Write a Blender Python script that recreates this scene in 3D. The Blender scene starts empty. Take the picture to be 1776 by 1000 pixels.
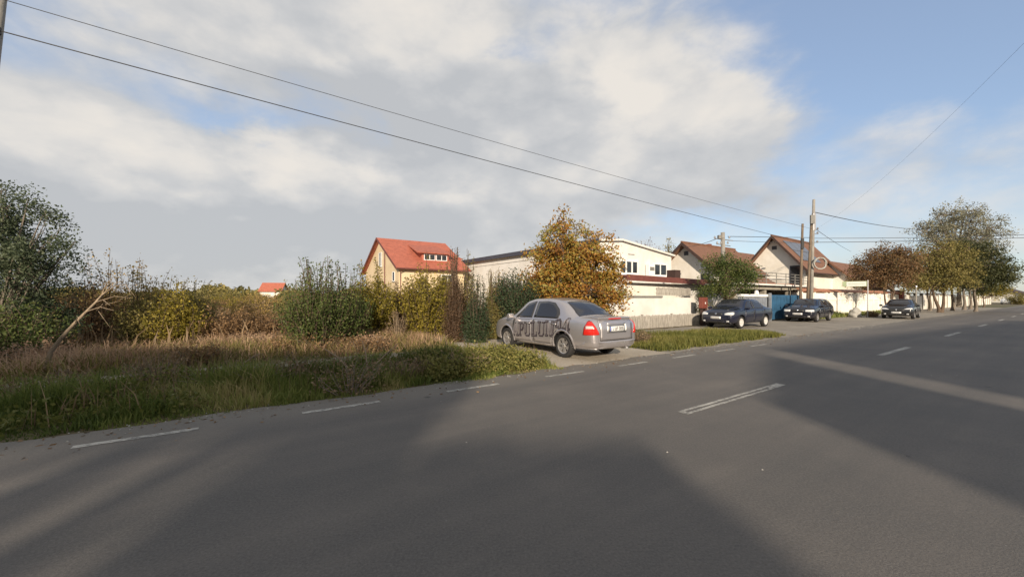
import bpy, bmesh, math, random
import numpy as np
from mathutils import Vector, Matrix
from mathutils.bvhtree import BVHTree

sc = bpy.context.scene
COL = sc.collection
R = math.radians
PI = math.pi
random.seed(7)
rng = np.random.default_rng(11)

# ------------------------------------------------------------------ camera
HC = 1.5            # eye height
FPX = 690.0         # focal length in pixels of the 1776 px wide photograph
cam = bpy.data.cameras.new("camera")
cam.sensor_width = 36.0
cam.lens = FPX / 1776 * 36
cam.shift_y = 16 / 1776
cam.clip_start = 0.05
cam.clip_end = 6000
cam_o = bpy.data.objects.new("camera", cam)
cam_o.location = (0, 0, HC)
cam_o.rotation_euler = (R(90), 0, 0)
COL.objects.link(cam_o)
sc.camera = cam_o

# ------------------------------------------------------------------ sun, exposure
SUN_EL = R(17.5)
SUN_DIR = Vector((0.03 * math.cos(SUN_EL), -math.cos(SUN_EL), math.sin(SUN_EL))).normalized()   # towards the sun
sun = bpy.data.lights.new("sun", 'SUN')
sun.energy = 3.9
sun.angle = R(0.8)
sun.color = (1.0, 0.85, 0.67)
sun_o = bpy.data.objects.new("sun", sun)
sun_o.rotation_euler = SUN_DIR.to_track_quat('Z', 'Y').to_euler()
sun_o.location = (3, -40, 30)
COL.objects.link(sun_o)
sc.view_settings.view_transform = 'Standard'
sc.view_settings.look = 'None'
sc.view_settings.gamma = 1.0
sc.view_settings.exposure = 0.75

# ------------------------------------------------------------------ node helper
class NT:
    def __init__(self, nt):
        self.nt = nt
    def n(self, t, **k):
        x = self.nt.nodes.new(t)
        for a, b in k.items():
            setattr(x, a, b)
        return x
    def put(self, sock, v):
        if isinstance(v, bpy.types.NodeSocket):
            self.nt.links.new(v, sock)
        elif isinstance(v, (tuple, list)) and len(v) == 3 and sock.type == 'RGBA':
            sock.default_value = (*v, 1)
        else:
            sock.default_value = v
    def m(self, op, a, b=0.0, c=None, clamp=False):
        x = self.n('ShaderNodeMath', operation=op, use_clamp=clamp)
        self.put(x.inputs[0], a)
        self.put(x.inputs[1], b)
        if c is not None:
            self.put(x.inputs[2], c)
        return x.outputs[0]
    def noise(self, vec, scale, detail=4, rough=.5, dist=0.0):
        x = self.n('ShaderNodeTexNoise')
        if vec is not None:
            self.put(x.inputs['Vector'], vec)
        x.inputs['Scale'].default_value = scale
        x.inputs['Detail'].default_value = detail
        x.inputs['Roughness'].default_value = rough
        x.inputs['Distortion'].default_value = dist
        return x.outputs['Fac']
    def ramp(self, fac, stops, interp='LINEAR'):
        x = self.n('ShaderNodeValToRGB')
        cr = x.color_ramp
        cr.interpolation = interp
        while len(cr.elements) < len(stops):
            cr.elements.new(0.5)
        for e, (p, c) in zip(cr.elements, stops):
            e.position = p
            e.color = (*c, 1) if len(c) == 3 else c
        self.put(x.inputs[0], fac)
        return x.outputs[0]
    def mix(self, f, a, b, mode='MIX'):
        x = self.n('ShaderNodeMix', data_type='RGBA', blend_type=mode)
        self.put(x.inputs[0], f)
        self.put(x.inputs[6], a)
        self.put(x.inputs[7], b)
        return x.outputs[2]
    def maprange(self, v, a, b, c=0.0, d=1.0, smooth=True):
        x = self.n('ShaderNodeMapRange')
        if smooth:
            x.interpolation_type = 'SMOOTHSTEP'
        self.put(x.inputs[0], v)
        for i, q in enumerate((a, b, c, d)):
            x.inputs[i + 1].default_value = q
        return x.outputs[0]

# ------------------------------------------------------------------ sky
world = bpy.data.worlds.new("World")
sc.world = world
world.use_nodes = True
world.node_tree.nodes.clear()
W = NT(world.node_tree)
def px_dir(px, py):
    v = Vector(((px - 888) / FPX, 1, -(py - 516) / FPX)).normalized()
    return math.atan2(v.x, v.y), math.asin(v.z)
def build_sky():
    tc = W.n('ShaderNodeTexCoord')
    gen = tc.outputs['Generated']
    sx = W.n('ShaderNodeSeparateXYZ')
    W.put(sx.inputs[0], gen)
    az = W.m('ARCTAN2', sx.outputs[0], sx.outputs[1])
    el = W.m('ARCSINE', sx.outputs[2])
    mp = W.n('ShaderNodeMapping')
    W.put(mp.inputs[0], gen)
    mp.inputs['Scale'].default_value = (1, 1, 1.9)
    warp = W.n('ShaderNodeTexNoise')
    W.put(warp.inputs['Vector'], mp.outputs[0])
    warp.inputs['Scale'].default_value = 3.2
    warp.inputs['Detail'].default_value = 6
    warp.inputs['Roughness'].default_value = .6
    wsep = W.n('ShaderNodeSeparateColor')
    W.put(wsep.inputs[0], warp.outputs['Color'])
    waz = W.m('ADD', az, W.m('MULTIPLY', W.m('SUBTRACT', wsep.outputs[0], .5), .34))
    wel = W.m('ADD', el, W.m('MULTIPLY', W.m('SUBTRACT', wsep.outputs[1], .5), .22))
    def blobs(lst):
        acc = None
        for (px, py, rx, ry, amp) in lst:
            a0, e0 = px_dir(px, py)
            a1, _ = px_dir(px + rx, py)
            _, e1 = px_dir(px, py - ry)
            ra, re = max(abs(a1 - a0), .02), max(abs(e1 - e0), .02)
            da = W.m('DIVIDE', W.m('SUBTRACT', waz, a0), ra)
            de = W.m('DIVIDE', W.m('SUBTRACT', wel, e0), re)
            q = W.m('ADD', W.m('MULTIPLY', da, da), W.m('MULTIPLY', de, de))
            g = W.m('MULTIPLY', W.m('EXPONENT', W.m('MULTIPLY', q, -1.0)), amp)
            acc = g if acc is None else W.m('ADD', acc, g)
        return acc
    n1 = W.noise(mp.outputs[0], 4.5, 9, .56, .25)
    n2 = W.noise(mp.outputs[0], 11.0, 6, .55, .1)
    dens = blobs([
        (620, 90, 340, 150, 1.15), (380, 40, 200, 70, .35), (760, 10, 240, 110, .6),
        (1010, 210, 230, 90, .85), (1260, 225, 210, 75, .8), (1150, 100, 260, 110, .42),
        (1060, 330, 330, 80, .85), (900, 250, 220, 90, .5),
        (120, 320, 420, 130, 1.0), (420, 380, 420, 120, .9), (700, 380, 300, 110, .7), (100, 210, 180, 50, .45), (-300, 250, 400, 260, .6),
        (500, 470, 900, 60, .6), (1500, 330, 420, 60, .35), (1650, 420, 300, 60, .25),
        (1600, 230, 200, 60, .25),
        (150, 90, 300, 90, .22), (440, 235, 90, 36, -.35), (860, 100, 60, 60, -.5), (930, 110, 60, 50, -.3), (1600, 60, 280, 140, -.3), (1420, 280, 100, 60, -.2)])
    over = W.m('ADD', W.maprange(sx.outputs[2], .62, .9, 0, .8), W.maprange(sx.outputs[1], .15, -.35, 0, .75))  # cloud cover added overhead and behind to make the ambient light neutral
    dens = W.m('ADD', dens, over)
    fb = W.m('ADD', W.m('MULTIPLY', W.m('SUBTRACT', n1, .5), 1.1), W.m('MULTIPLY', W.m('SUBTRACT', n2, .5), .35))
    mask = W.maprange(W.m('ADD', dens, fb), .08, .78)
    vb = W.n('ShaderNodeTexVoronoi', feature='F1')
    wv = W.n('ShaderNodeMix', data_type='VECTOR'); wv.inputs[0].default_value = .16
    W.put(wv.inputs[4], mp.outputs[0]); W.put(wv.inputs[5], warp.outputs['Color']); W.put(vb.inputs['Vector'], wv.outputs[1])
    vb.inputs['Scale'].default_value = 8.5; vb.inputs['Detail'].default_value = 1.0; vb.inputs['Roughness'].default_value = .5
    lump = W.m('MULTIPLY', W.m('SUBTRACT', vb.outputs['Distance'], .42), .55)
    dark = blobs([(960, 225, 60, 45, .35), (1180, 250, 70, 40, .2), (1100, 185, 45, 30, -.4), (1012, 158, 35, 30, -.4), (780, 345, 60, 20, -.35), (600, 300, 70, 18, -.3), (455, 295, 50, 30, -.3), (640, 190, 190, 60, .75), (130, 390, 420, 60, .46), (460, 420, 330, 60, .46), (820, 400, 300, 70, .36), (150, 470, 500, 30, .16), (480, 215, 140, 50, .3), (760, 250, 160, 60, .3),
                  (1150, 330, 250, 60, .30), (740, 20, 90, 60, -.15), (560, 110, 150, 60, -.35), (1280, 190, 160, 50, -.3), (1070, 190, 120, 50, -.35), (130, 225, 260, 50, -.2), (500, 300, 120, 40, -.25)])
    shade = W.m('ADD', W.m('ADD', W.m('ADD', dark, lump), .33), W.m('ADD', W.m('MULTIPLY', W.m('SUBTRACT', n1, .5), -1.1), W.m('MULTIPLY', W.m('SUBTRACT', n2, .5), -.7)), clamp=True)
    cloud = W.ramp(shade, [(0, (.505, .475, .435)), (.32, (.455, .438, .415)), (.65, (.372, .372, .372)), (1, (.315, .322, .332))])
    sky = W.n('ShaderNodeTexSky', sky_type='NISHITA')
    sky.sun_disc = False
    sky.sun_elevation = SUN_EL
    sky.sun_rotation = math.atan2(SUN_DIR.x, SUN_DIR.y)
    sky.air_density = 1.0
    sky.dust_density = .6
    sky.ozone_density = 1.6
    clear = W.mix(1.0, sky.outputs[0], (.10, .10, .10), 'MULTIPLY')
    thin = W.mix(W.m('MULTIPLY', mask, .96), W.mix(.40, clear, (.275, .335, .465)), cloud)
    bg = W.n('ShaderNodeBackground')
    W.put(bg.inputs[0], thin)
    bg.inputs[1].default_value = 1.0
    # the sky texture above is already scaled by 0.10 before the clouds cover it
    out = W.n('ShaderNodeOutputWorld')
    W.nt.links.new(bg.outputs[0], out.inputs[0])
build_sky()

# ------------------------------------------------------------------ frames and small helpers
TH = math.atan2(.575, .818)                 # the road runs this way
DX, DY = math.cos(TH), math.sin(TH)
def rd(s, t, z=0.0):                        # along the road, across the road
    return Vector((s * DX - t * DY, s * DY + t * DX, z))
def st(x, y):
    return x * DX + y * DY, -x * DY + y * DX
def at(px, Z):                              # ground point in the direction of a pixel column, Z metres ahead
    return (px - 888) / FPX * Z, Z
def tag(o, label=None, cat=None, group=None, kind=None):
    if label: o['label'] = label
    if cat: o['category'] = cat
    if group: o['group'] = group
    if kind: o['kind'] = kind
    return o
def thing(name, label, cat, loc=(0, 0, 0), rz=0.0, group=None):
    o = bpy.data.objects.new(name, None)
    o.empty_display_size = .3
    COL.objects.link(o)
    o.location = loc
    o.rotation_euler = (0, 0, rz)
    return tag(o, label, cat, group)
def link(name, me, mats=None, parent=None, smooth=False):
    o = bpy.data.objects.new(name, me)
    COL.objects.link(o)
    if mats is not None:
        for m in (mats if isinstance(mats, (list, tuple)) else [mats]):
            me.materials.append(m)
    if parent is not None:
        o.parent = parent
    if smooth and len(me.polygons):
        me.polygons.foreach_set('use_smooth', np.ones(len(me.polygons), dtype=bool))
    return o
def mesh_np(name, verts, quads, tint=None, extra_tris=None):
    me = bpy.data.meshes.new(name)
    v = np.asarray(verts, dtype=np.float32).reshape(-1, 3)
    q = np.asarray(quads, dtype=np.int32).reshape(-1, 4)
    me.vertices.add(len(v))
    me.vertices.foreach_set('co', v.ravel())
    me.loops.add(q.size)
    me.loops.foreach_set('vertex_index', q.ravel())
    me.polygons.add(len(q))
    me.polygons.foreach_set('loop_start', np.arange(0, q.size, 4, dtype=np.int32))
    if tint is not None:
        a = me.attributes.new('tint', 'FLOAT', 'POINT')
        a.data.foreach_set('value', np.asarray(tint, dtype=np.float32))
    me.update(calc_edges=True)
    me.validate()
    return me
class MB:                                   # collects shapes for ONE mesh
    def __init__(self):
        self.v, self.f, self.mi = [], [], []
    def add(self, vs, fs, mi=0):
        b = len(self.v)
        self.v += [tuple(x) for x in vs]
        for f in fs:
            self.f.append([i + b for i in f])
            self.mi.append(mi)
        return self
    def box(self, x0, x1, y0, y1, z0, z1, mi=0):
        vs = [(x, y, z) for z in (z0, z1) for y in (y0, y1) for x in (x0, x1)]
        return self.add(vs, [(0, 2, 3, 1), (4, 5, 7, 6), (0, 1, 5, 4), (2, 6, 7, 3), (0, 4, 6, 2), (1, 3, 7, 5)], mi)
    def prism(self, poly, axis, a, b, mi=0):        # poly in the other two axes, in order
        n = len(poly)
        def P(p, h):
            return {'x': (h, p[0], p[1]), 'y': (p[0], h, p[1]), 'z': (p[0], p[1], h)}[axis]
        vs = [P(p, a) for p in poly] + [P(p, b) for p in poly]
        fs = [tuple(range(n - 1, -1, -1)), tuple(range(n, 2 * n))]
        fs += [(i, (i + 1) % n, n + (i + 1) % n, n + i) for i in range(n)]
        return self.add(vs, fs, mi)
    def slab(self, p, thick, mi=0):                 # four corners, thickness along -normal
        p = [Vector(x) for x in p]
        nn = (p[1] - p[0]).cross(p[3] - p[0]).normalized() * thick
        vs = p + [x - nn for x in p]
        return self.add(vs, [(0, 1, 2, 3), (7, 6, 5, 4), (0, 4, 5, 1), (1, 5, 6, 2), (2, 6, 7, 3), (3, 7, 4, 0)], mi)
    def tube(self, pts, rad, k=8, mi=0, cap=True):
        v, q = tube_np(pts, rad, k)
        b = len(self.v)
        self.v += [tuple(x) for x in v]
        for f in q:
            self.f.append([int(i) + b for i in f]); self.mi.append(mi)
        if cap:
            n = len(pts)
            self.f.append([b + i for i in range(k - 1, -1, -1)]); self.mi.append(mi)
            self.f.append([b + (n - 1) * k + i for i in range(k)]); self.mi.append(mi)
        return self
    def lathe(self, prof, k=24, axis='z', o=(0, 0, 0), mi=0, closed=False):
        n = len(prof); vs = []
        for (r, h) in prof:
            for i in range(k):
                a = 2 * PI * i / k
                c, s_ = r * math.cos(a), r * math.sin(a)
                p = {'z': (c, s_, h), 'y': (c, h, s_), 'x': (h, c, s_)}[axis]
                vs.append((p[0] + o[0], p[1] + o[1], p[2] + o[2]))
        fs = []
        for j in range(n if closed else n - 1):
            j2 = (j + 1) % n
            for i in range(k):
                i2 = (i + 1) % k
                fs.append((j * k + i, j * k + i2, j2 * k + i2, j2 * k + i))
        return self.add(vs, fs, mi)
    def build(self, name, mats, parent=None, smooth=False, bevel=0.0):
        me = bpy.data.meshes.new(name)
        me.from_pydata(self.v, [], self.f)
        bm = bmesh.new(); bm.from_mesh(me)
        bmesh.ops.recalc_face_normals(bm, faces=bm.faces)
        bm.to_mesh(me); bm.free()
        if any(self.mi):
            me.polygons.foreach_set('material_index', np.array(self.mi, dtype=np.int32))
        me.update()
        o = link(name, me, mats, parent, smooth)
        if bevel:
            b = o.modifiers.new('edge', 'BEVEL'); b.width = bevel; b.segments = 2; b.limit_method = 'ANGLE'
        return o
def tube_np(pts, rad, k=6):
    pts = np.asarray([tuple(p) for p in pts], dtype=float)
    n = len(pts)
    rad = np.broadcast_to(np.asarray(rad, dtype=float), (n,))
    d = np.gradient(pts, axis=0)
    d /= np.linalg.norm(d, axis=1, keepdims=True) + 1e-9
    ref = np.array([0.0, 0, 1]) if abs(d[0][2]) < .9 else np.array([1.0, 0, 0])
    u = np.cross(d, ref); u /= np.linalg.norm(u, axis=1, keepdims=True) + 1e-9
    w = np.cross(d, u)
    ang = np.linspace(0, 2 * PI, k, endpoint=False)
    ring = pts[:, None, :] + rad[:, None, None] * (np.cos(ang)[None, :, None] * u[:, None, :] + np.sin(ang)[None, :, None] * w[:, None, :])
    q = []
    for i in range(n - 1):
        for j in range(k):
            j2 = (j + 1) % k
            q.append((i * k + j, i * k + j2, (i + 1) * k + j2, (i + 1) * k + j))
    return ring.reshape(-1, 3), np.array(q, dtype=np.int32).reshape(-1, 4)

# ------------------------------------------------------------------ materials
def new_mat(name):
    m = bpy.data.materials.new(name)
    m.use_nodes = True
    m.node_tree.nodes.clear()
    T = NT(m.node_tree)
    out = T.n('ShaderNodeOutputMaterial')
    return m, T, out
def principled(T, out, col, rough=.7, metal=0.0, bump=None, bump_d=.02, coat=0.0, spec=.5):
    p = T.n('ShaderNodeBsdfPrincipled')
    T.put(p.inputs['Base Color'], col)
    T.put(p.inputs['Roughness'], rough)
    T.put(p.inputs['Metallic'], metal)
    T.put(p.inputs['Coat Weight'], coat)
    p.inputs['Coat Roughness'].default_value = .06
    p.inputs['Specular IOR Level'].default_value = spec
    if bump is not None:
        b = T.n('ShaderNodeBump')
        b.inputs['Distance'].default_value = bump_d
        b.inputs['Strength'].default_value = .8
        T.put(b.inputs['Height'], bump)
        T.put(p.inputs['Normal'], b.outputs[0])
    T.nt.links.new(p.outputs[0], out.inputs[0])
    return p
def mat_plain(name, col, rough=.7, metal=0.0, var=.25, scale=3.0, bump=.0, coat=0.0, spec=.5):
    m, T, out = new_mat(name)
    tc = T.n('ShaderNodeTexCoord').outputs['Object']
    f = T.noise(tc, scale, 6, .6)
    lo = tuple(c * (1 - var) for c in col); hi = tuple(min(1, c * (1 + var * .6)) for c in col)
    c = T.ramp(f, [(.3, lo), (.7, hi)])
    principled(T, out, c, rough, metal, T.noise(tc, scale * 9, 4) if bump else None, bump, coat, spec)
    return m
def mat_wall(name, col, dirt=.3):
    m, T, out = new_mat(name)
    tc = T.n('ShaderNodeTexCoord').outputs['Object']
    mp = T.n('ShaderNodeMapping'); T.put(mp.inputs[0], tc); mp.inputs['Scale'].default_value = (1, 1, .22)
    a = T.noise(tc, .7, 5, .6)
    b = T.noise(mp.outputs[0], 3.5, 6, .65)
    c = T.mix(T.maprange(b, .5, .8), col, tuple(x * (1 - dirt) for x in col))
    c = T.mix(T.maprange(a, .35, .7), c, tuple(x * y for x, y in zip(col, (.86, .84, .80))))
    principled(T, out, c, .85, 0, T.noise(tc, 60, 4), .004)
    return m
def mat_tiles(name, col, step=.33):
    m, T, out = new_mat(name)
    tc = T.n('ShaderNodeTexCoord').outputs['Object']
    sp = T.n('ShaderNodeSeparateXYZ'); T.put(sp.inputs[0], tc)
    wv = T.m('FRACT', T.m('DIVIDE', sp.outputs[2], step * .62))
    wx = T.m('ABSOLUTE', T.m('SINE', T.m('MULTIPLY', sp.outputs[0], PI / .22)))
    h = T.m('ADD', T.m('MULTIPLY', T.m('SUBTRACT', 1.0, wv), .6), T.m('MULTIPLY', wx, .5))
    f = T.noise(tc, 2.2, 6, .65)
    g = T.noise(tc, 14, 3, .6)
    c = T.ramp(T.m('ADD', T.m('MULTIPLY', f, .6), T.m('MULTIPLY', g, .4)), [(.34, tuple(x * .68 for x in col)), (.5, col), (.68, tuple(min(1, x * 1.25) for x in col))])
    principled(T, out, c, .75, 0, h, .03)
    return m
def mat_leaf(name, cols, trans=.35, rough=.55):
    m, T, out = new_mat(name)
    at_ = T.n('ShaderNodeAttribute', attribute_name='tint')
    n = len(cols)
    c = T.ramp(at_.outputs['Fac'], [((i + .0) / (n - 1) if n > 1 else 0, k) for i, k in enumerate(cols)])
    p = T.n('ShaderNodeBsdfPrincipled')
    T.put(p.inputs['Base Color'], c)
    p.inputs['Roughness'].default_value = rough
    p.inputs['Specular IOR Level'].default_value = .25
    tr = T.n('ShaderNodeBsdfTranslucent')
    T.put(tr.inputs[0], c)
    mx = T.n('ShaderNodeMixShader'); mx.inputs[0].default_value = trans
    T.nt.links.new(p.outputs[0], mx.inputs[1]); T.nt.links.new(tr.outputs[0], mx.inputs[2])
    T.nt.links.new(mx.outputs[0], out.inputs[0])
    return m
def mat_bark(name, col):
    m, T, out = new_mat(name)
    tc = T.n('ShaderNodeTexCoord').outputs['Object']
    mp = T.n('ShaderNodeMapping'); T.put(mp.inputs[0], tc); mp.inputs['Scale'].default_value = (6, 6, 1)
    f = T.noise(mp.outputs[0], 3.0, 6, .65)
    c = T.ramp(f, [(.3, tuple(x * .5 for x in col)), (.7, tuple(min(1, x * 1.3) for x in col))])
    principled(T, out, c, .9, 0, f, .02)
    return m
def mat_glass_dark(name, col=(.012, .014, .017), rough=.06):
    m, T, out = new_mat(name)
    principled(T, out, col, rough, 0, None, 0, 0, .6)
    return m
def mat_paint(name, col, metal=.6, rough=.32, dust=(.22, .18, .14), damt=.25):
    m, T, out = new_mat(name)
    tc = T.n('ShaderNodeTexCoord').outputs['Object']
    sp = T.n('ShaderNodeSeparateXYZ'); T.put(sp.inputs[0], tc)
    low = T.maprange(sp.outputs[2], .75, .15)
    f = T.noise(tc, 5, 6, .65)
    d = T.m('MULTIPLY', T.m('ADD', T.m('MULTIPLY', low, .8), .25), T.m('MULTIPLY', f, damt * 1.6))
    c = T.mix(d, col, dust)
    principled(T, out, c, T.m('ADD', rough, T.m('MULTIPLY', d, .5)), T.m('MULTIPLY', T.m('SUBTRACT', 1.0, d), metal), None, 0, .7)
    return m

M = {}
M['white_wall'] = mat_wall('white_plaster', (.64, .625, .60), .22)
M['cream_wall'] = mat_wall('cream_plaster', (.70, .665, .60), .18)
M['fence_white'] = mat_wall('white_fence_paint', (.80, .77, .70), .22)
M['yellow_wall'] = mat_wall('yellow_plaster', (.62, .50, .33), .18)
M['red_roof'] = mat_tiles('red_metal_tile', (.36, .108, .066), .35)
M['brown_roof'] = mat_tiles('brown_clay_tile', (.165, .080, .046), .33)
M['brown_trim'] = mat_plain('dark_brown_wood', (.045, .024, .018), .7, 0, .3, 4)
M['maroon_trim'] = mat_plain('maroon_fascia', (.14, .045, .035), .6, 0, .25, 3)
M['dark_fascia'] = mat_plain('dark_blue_fascia', (.045, .05, .07), .6, 0, .2, 3)
M['glass'] = mat_glass_dark('window_glass', (.02, .022, .026), .05)
M['car_glass'] = mat_glass_dark('tinted_car_glass', (.022, .023, .028), .04)
M['frame_white'] = mat_plain('white_window_frame', (.7, .7, .68), .5, 0, .08)
M['dark_door'] = mat_plain('dark_grey_door', (.035, .037, .042), .5, 0, .2)
M['grey_wood'] = mat_bark('weathered_grey_wood', (.33, .305, .265))
M['grey_rail'] = mat_plain('grey_metal_rail', (.17, .165, .15), .6, 0, .2)
M['beige_beam'] = mat_plain('beige_concrete_beam', (.27, .245, .20), .8, 0, .2, 2)
M['blue_gate'] = mat_plain('blue_painted_sheet_metal', (.028, .095, .18), .55, 0, .4, 2.2)
M['shutter_grey'] = mat_plain('grey_blue_sheet', (.20, .22, .25), .6, 0, .25)
M['meter_red'] = mat_plain('brick_red_paint', (.17, .045, .03), .6, 0, .25)
M['concrete'] = mat_plain('pole_concrete', (.25, .235, .21), .9, 0, .3, 2.5, .006)
M['pole_wood'] = mat_bark('pole_wood', (.16, .12, .085))
M['steel'] = mat_plain('galvanised_steel', (.35, .35, .36), .45, .7, .2)
M['black'] = mat_plain('matt_black', (.012, .012, .013), .7, 0, .2)
M['wire'] = mat_plain('cable_black', (.03, .03, .032), .6, 0, .1)
M['coil'] = mat_plain('pale_cable_coil', (.36, .36, .33), .6, 0, .15)
M['sign_white'] = mat_plain('sign_white', (.55, .56, .53), .5, 0, .1)
M['sign_green'] = mat_plain('sign_green', (.30, .36, .22), .5, 0, .2)
M['rock'] = mat_plain('pale_grey_stone', (.33, .32, .29), .9, 0, .25, 4, .02)
M['terracotta'] = mat_tiles('terracotta_coping', (.34, .15, .08), .33)
M['solar'] = mat_glass_dark('solar_cell', (.11, .115, .125), .35)
M['silver'] = mat_paint('silver_car_paint', (.45, .425, .43), .72, .30, (.24, .20, .17), .14)
M['navy'] = mat_paint('navy_car_paint', (.006, .009, .026), .2, .22, (.12, .10, .08), .10)
M['darkblue'] = mat_paint('dark_blue_car_paint', (.005, .007, .016), .2, .22, (.12, .10, .08), .09)
M['charcoal'] = mat_paint('charcoal_car_paint', (.009, .0095, .011), .25, .22, (.12, .10, .08), .10)
M['rubber'] = mat_plain('tyre_rubber', (.018, .017, .017), .85, 0, .3, 8)
M['alloy'] = mat_plain('alloy_wheel', (.45, .43, .41), .35, .7, .25, 6)
M['white_cap'] = mat_plain('bright_wheel_cover', (.62, .60, .57), .4, .2, .15, 6)
M['red_lens'] = mat_glass_dark('red_lamp_lens', (.50, .018, .012), .12)
M['pale_lens'] = mat_glass_dark('clear_lamp_lens', (.62, .50, .47), .12)
M['lamp_glass'] = mat_glass_dark('headlamp_glass', (.55, .56, .56), .1)
M['chrome'] = mat_plain('chrome_trim', (.6, .6, .6), .2, 1.0, .05)
M['plate'] = mat_plain('number_plate_white', (.66, .66, .64), .5, 0, .06)
M['plate_ink'] = mat_plain('number_plate_ink', (.10, .09, .09), .6, 0, .1)
M['plate_blue'] = mat_plain('number_plate_band', (.03, .06, .28), .5, 0, .1)
M['letter_dark'] = mat_plain('dark_vinyl_lettering', (.035, .028, .034), .5, 0, .15)
M['letter_light'] = mat_plain('grey_vinyl_lettering', (.22, .20, .205), .45, .2, .1)
M['seam'] = mat_plain('door_gap_black', (.02, .02, .02), .9, 0, .1)
M['plastic'] = mat_plain('black_plastic', (.02, .02, .021), .55, 0, .2)
M['bark_grey'] = mat_bark('grey_bark', (.17, .14, .11))
M['bark_brown'] = mat_bark('brown_bark', (.11, .075, .05))
M['bark_pale'] = mat_bark('bleached_dead_wood', (.27, .205, .14))
M['dry_twig'] = mat_bark('dry_grey_twig', (.22, .18, .14))
G_ = {
 'dark_green': [(0.024, 0.041, 0.016), (0.043, 0.068, 0.024), (0.074, 0.101, 0.035)],
 'grey_green': [(.042, .060, .032), (.078, .102, .054), (.140, .165, .098)],
 'green': [(0.041, 0.066, 0.018), (0.090, 0.120, 0.033), (0.164, 0.179, 0.054)],
 'olive': [(0.098, 0.094, 0.030), (0.191, 0.168, 0.054), (0.307, 0.247, 0.086)],
 'yellow': [(0.100, 0.094, 0.018), (0.213, 0.175, 0.027), (0.375, 0.288, 0.050)],
 'ochre': [(0.159, 0.109, 0.038), (0.309, 0.213, 0.066), (0.475, 0.331, 0.108)],
 'brown': [(0.117, 0.071, 0.036), (0.214, 0.131, 0.063), (0.338, 0.214, 0.110)],
 'orange': [(.165, .066, .020), (.300, .135, .028), (.400, .230, .050), (.310, .255, .060), (.200, .200, .050)],
 'rust': [(0.072, 0.031, 0.019), (0.144, 0.055, 0.026), (0.216, 0.096, 0.038)],
 'russet': [(.090, .055, .028), (.160, .090, .042), (.215, .130, .062), (.130, .110, .048)],
 'street_green': [(.038, .046, .018), (.066, .074, .030), (.105, .105, .044)],
 'pale': [(.150, .150, .100), (.230, .225, .155), (.320, .300, .210)],
 'conifer': [(0.022, 0.040, 0.022), (0.045, 0.073, 0.035), (0.088, 0.112, 0.050)],
 'dead_conifer': [(0.063, 0.040, 0.025), (0.115, 0.069, 0.040), (0.161, 0.103, 0.057)],
 'grass': [(0.065, 0.093, 0.021), (0.129, 0.165, 0.036), (0.225, 0.243, 0.065), (0.369, 0.306, 0.135)],
 'lit_grass': [(0.068, 0.085, 0.019), (0.145, 0.149, 0.035), (0.262, 0.228, 0.076)],
 'dry': [(0.230, 0.145, 0.087), (0.386, 0.247, 0.158), (0.531, 0.375, 0.247)],
 'dry_dark': [(0.128, 0.090, 0.054), (0.225, 0.158, 0.092), (0.345, 0.247, 0.150)],
}
L = {k: mat_leaf('leaf_' + k, v) for k, v in G_.items()}

# ------------------------------------------------------------------ ground, road, markings
def ground_h(s, t):
    s = np.asarray(s, dtype=float); t = np.asarray(t, dtype=float)
    f = np.clip((t - 6.6) / 1.0, 0, 1) * np.clip((5.6 - s) / .8, 0, 1)
    h = -0.012 + f * (.10 * np.sin(np.clip((t - 6.6) / 2.2, 0, 1) * PI) + .06 * np.sin(s * 1.7 + t) * .5 + .05 * np.sin(s * .6 - t * .9) * np.clip((t - 8) / 3, 0, 1))
    return h
def make_ground():
    m, T, out = new_mat('soil_and_thatch')
    tc = T.n('ShaderNodeTexCoord').outputs['Object']
    a = T.noise(tc, .35, 6, .6); b = T.noise(tc, 5, 8, .7); c_ = T.noise(tc, .012, 5, .6)
    c = T.ramp(T.m('ADD', T.m('MULTIPLY', a, .5), T.m('MULTIPLY', b, .5)), [(.3, (.045, .036, .018)), (.5, (.095, .070, .036)), (.7, (.15, .115, .065))])
    c = T.mix(T.maprange(c_, .4, .6), c, (.085, .080, .030))
    principled(T, out, c, .95, 0, b, .05)
    ss = np.concatenate([np.linspace(-3000, -60, 14), np.linspace(-40, 60, 201), np.linspace(75, 3500, 16)])
    tt = np.concatenate([np.linspace(-2500, -60, 10), np.linspace(-50, 6, 12), np.linspace(6.4, 30, 96), np.linspace(34, 3500, 20)])
    S, Tt = np.meshgrid(ss, tt, indexing='ij')
    Z = ground_h(S, Tt)
    X = S * DX - Tt * DY; Y = S * DY + Tt * DX
    v = np.stack([X, Y, Z], -1).reshape(-1, 3)
    n, k = len(ss), len(tt)
    i, j = np.meshgrid(np.arange(n - 1), np.arange(k - 1), indexing='ij')
    q = np.stack([i * k + j, (i + 1) * k + j, (i + 1) * k + j + 1, i * k + j + 1], -1).reshape(-1, 4)
    o = link('ground', mesh_np('ground', v, q), m, None, True)
    tag(o, kind='structure')
make_ground()

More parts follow.
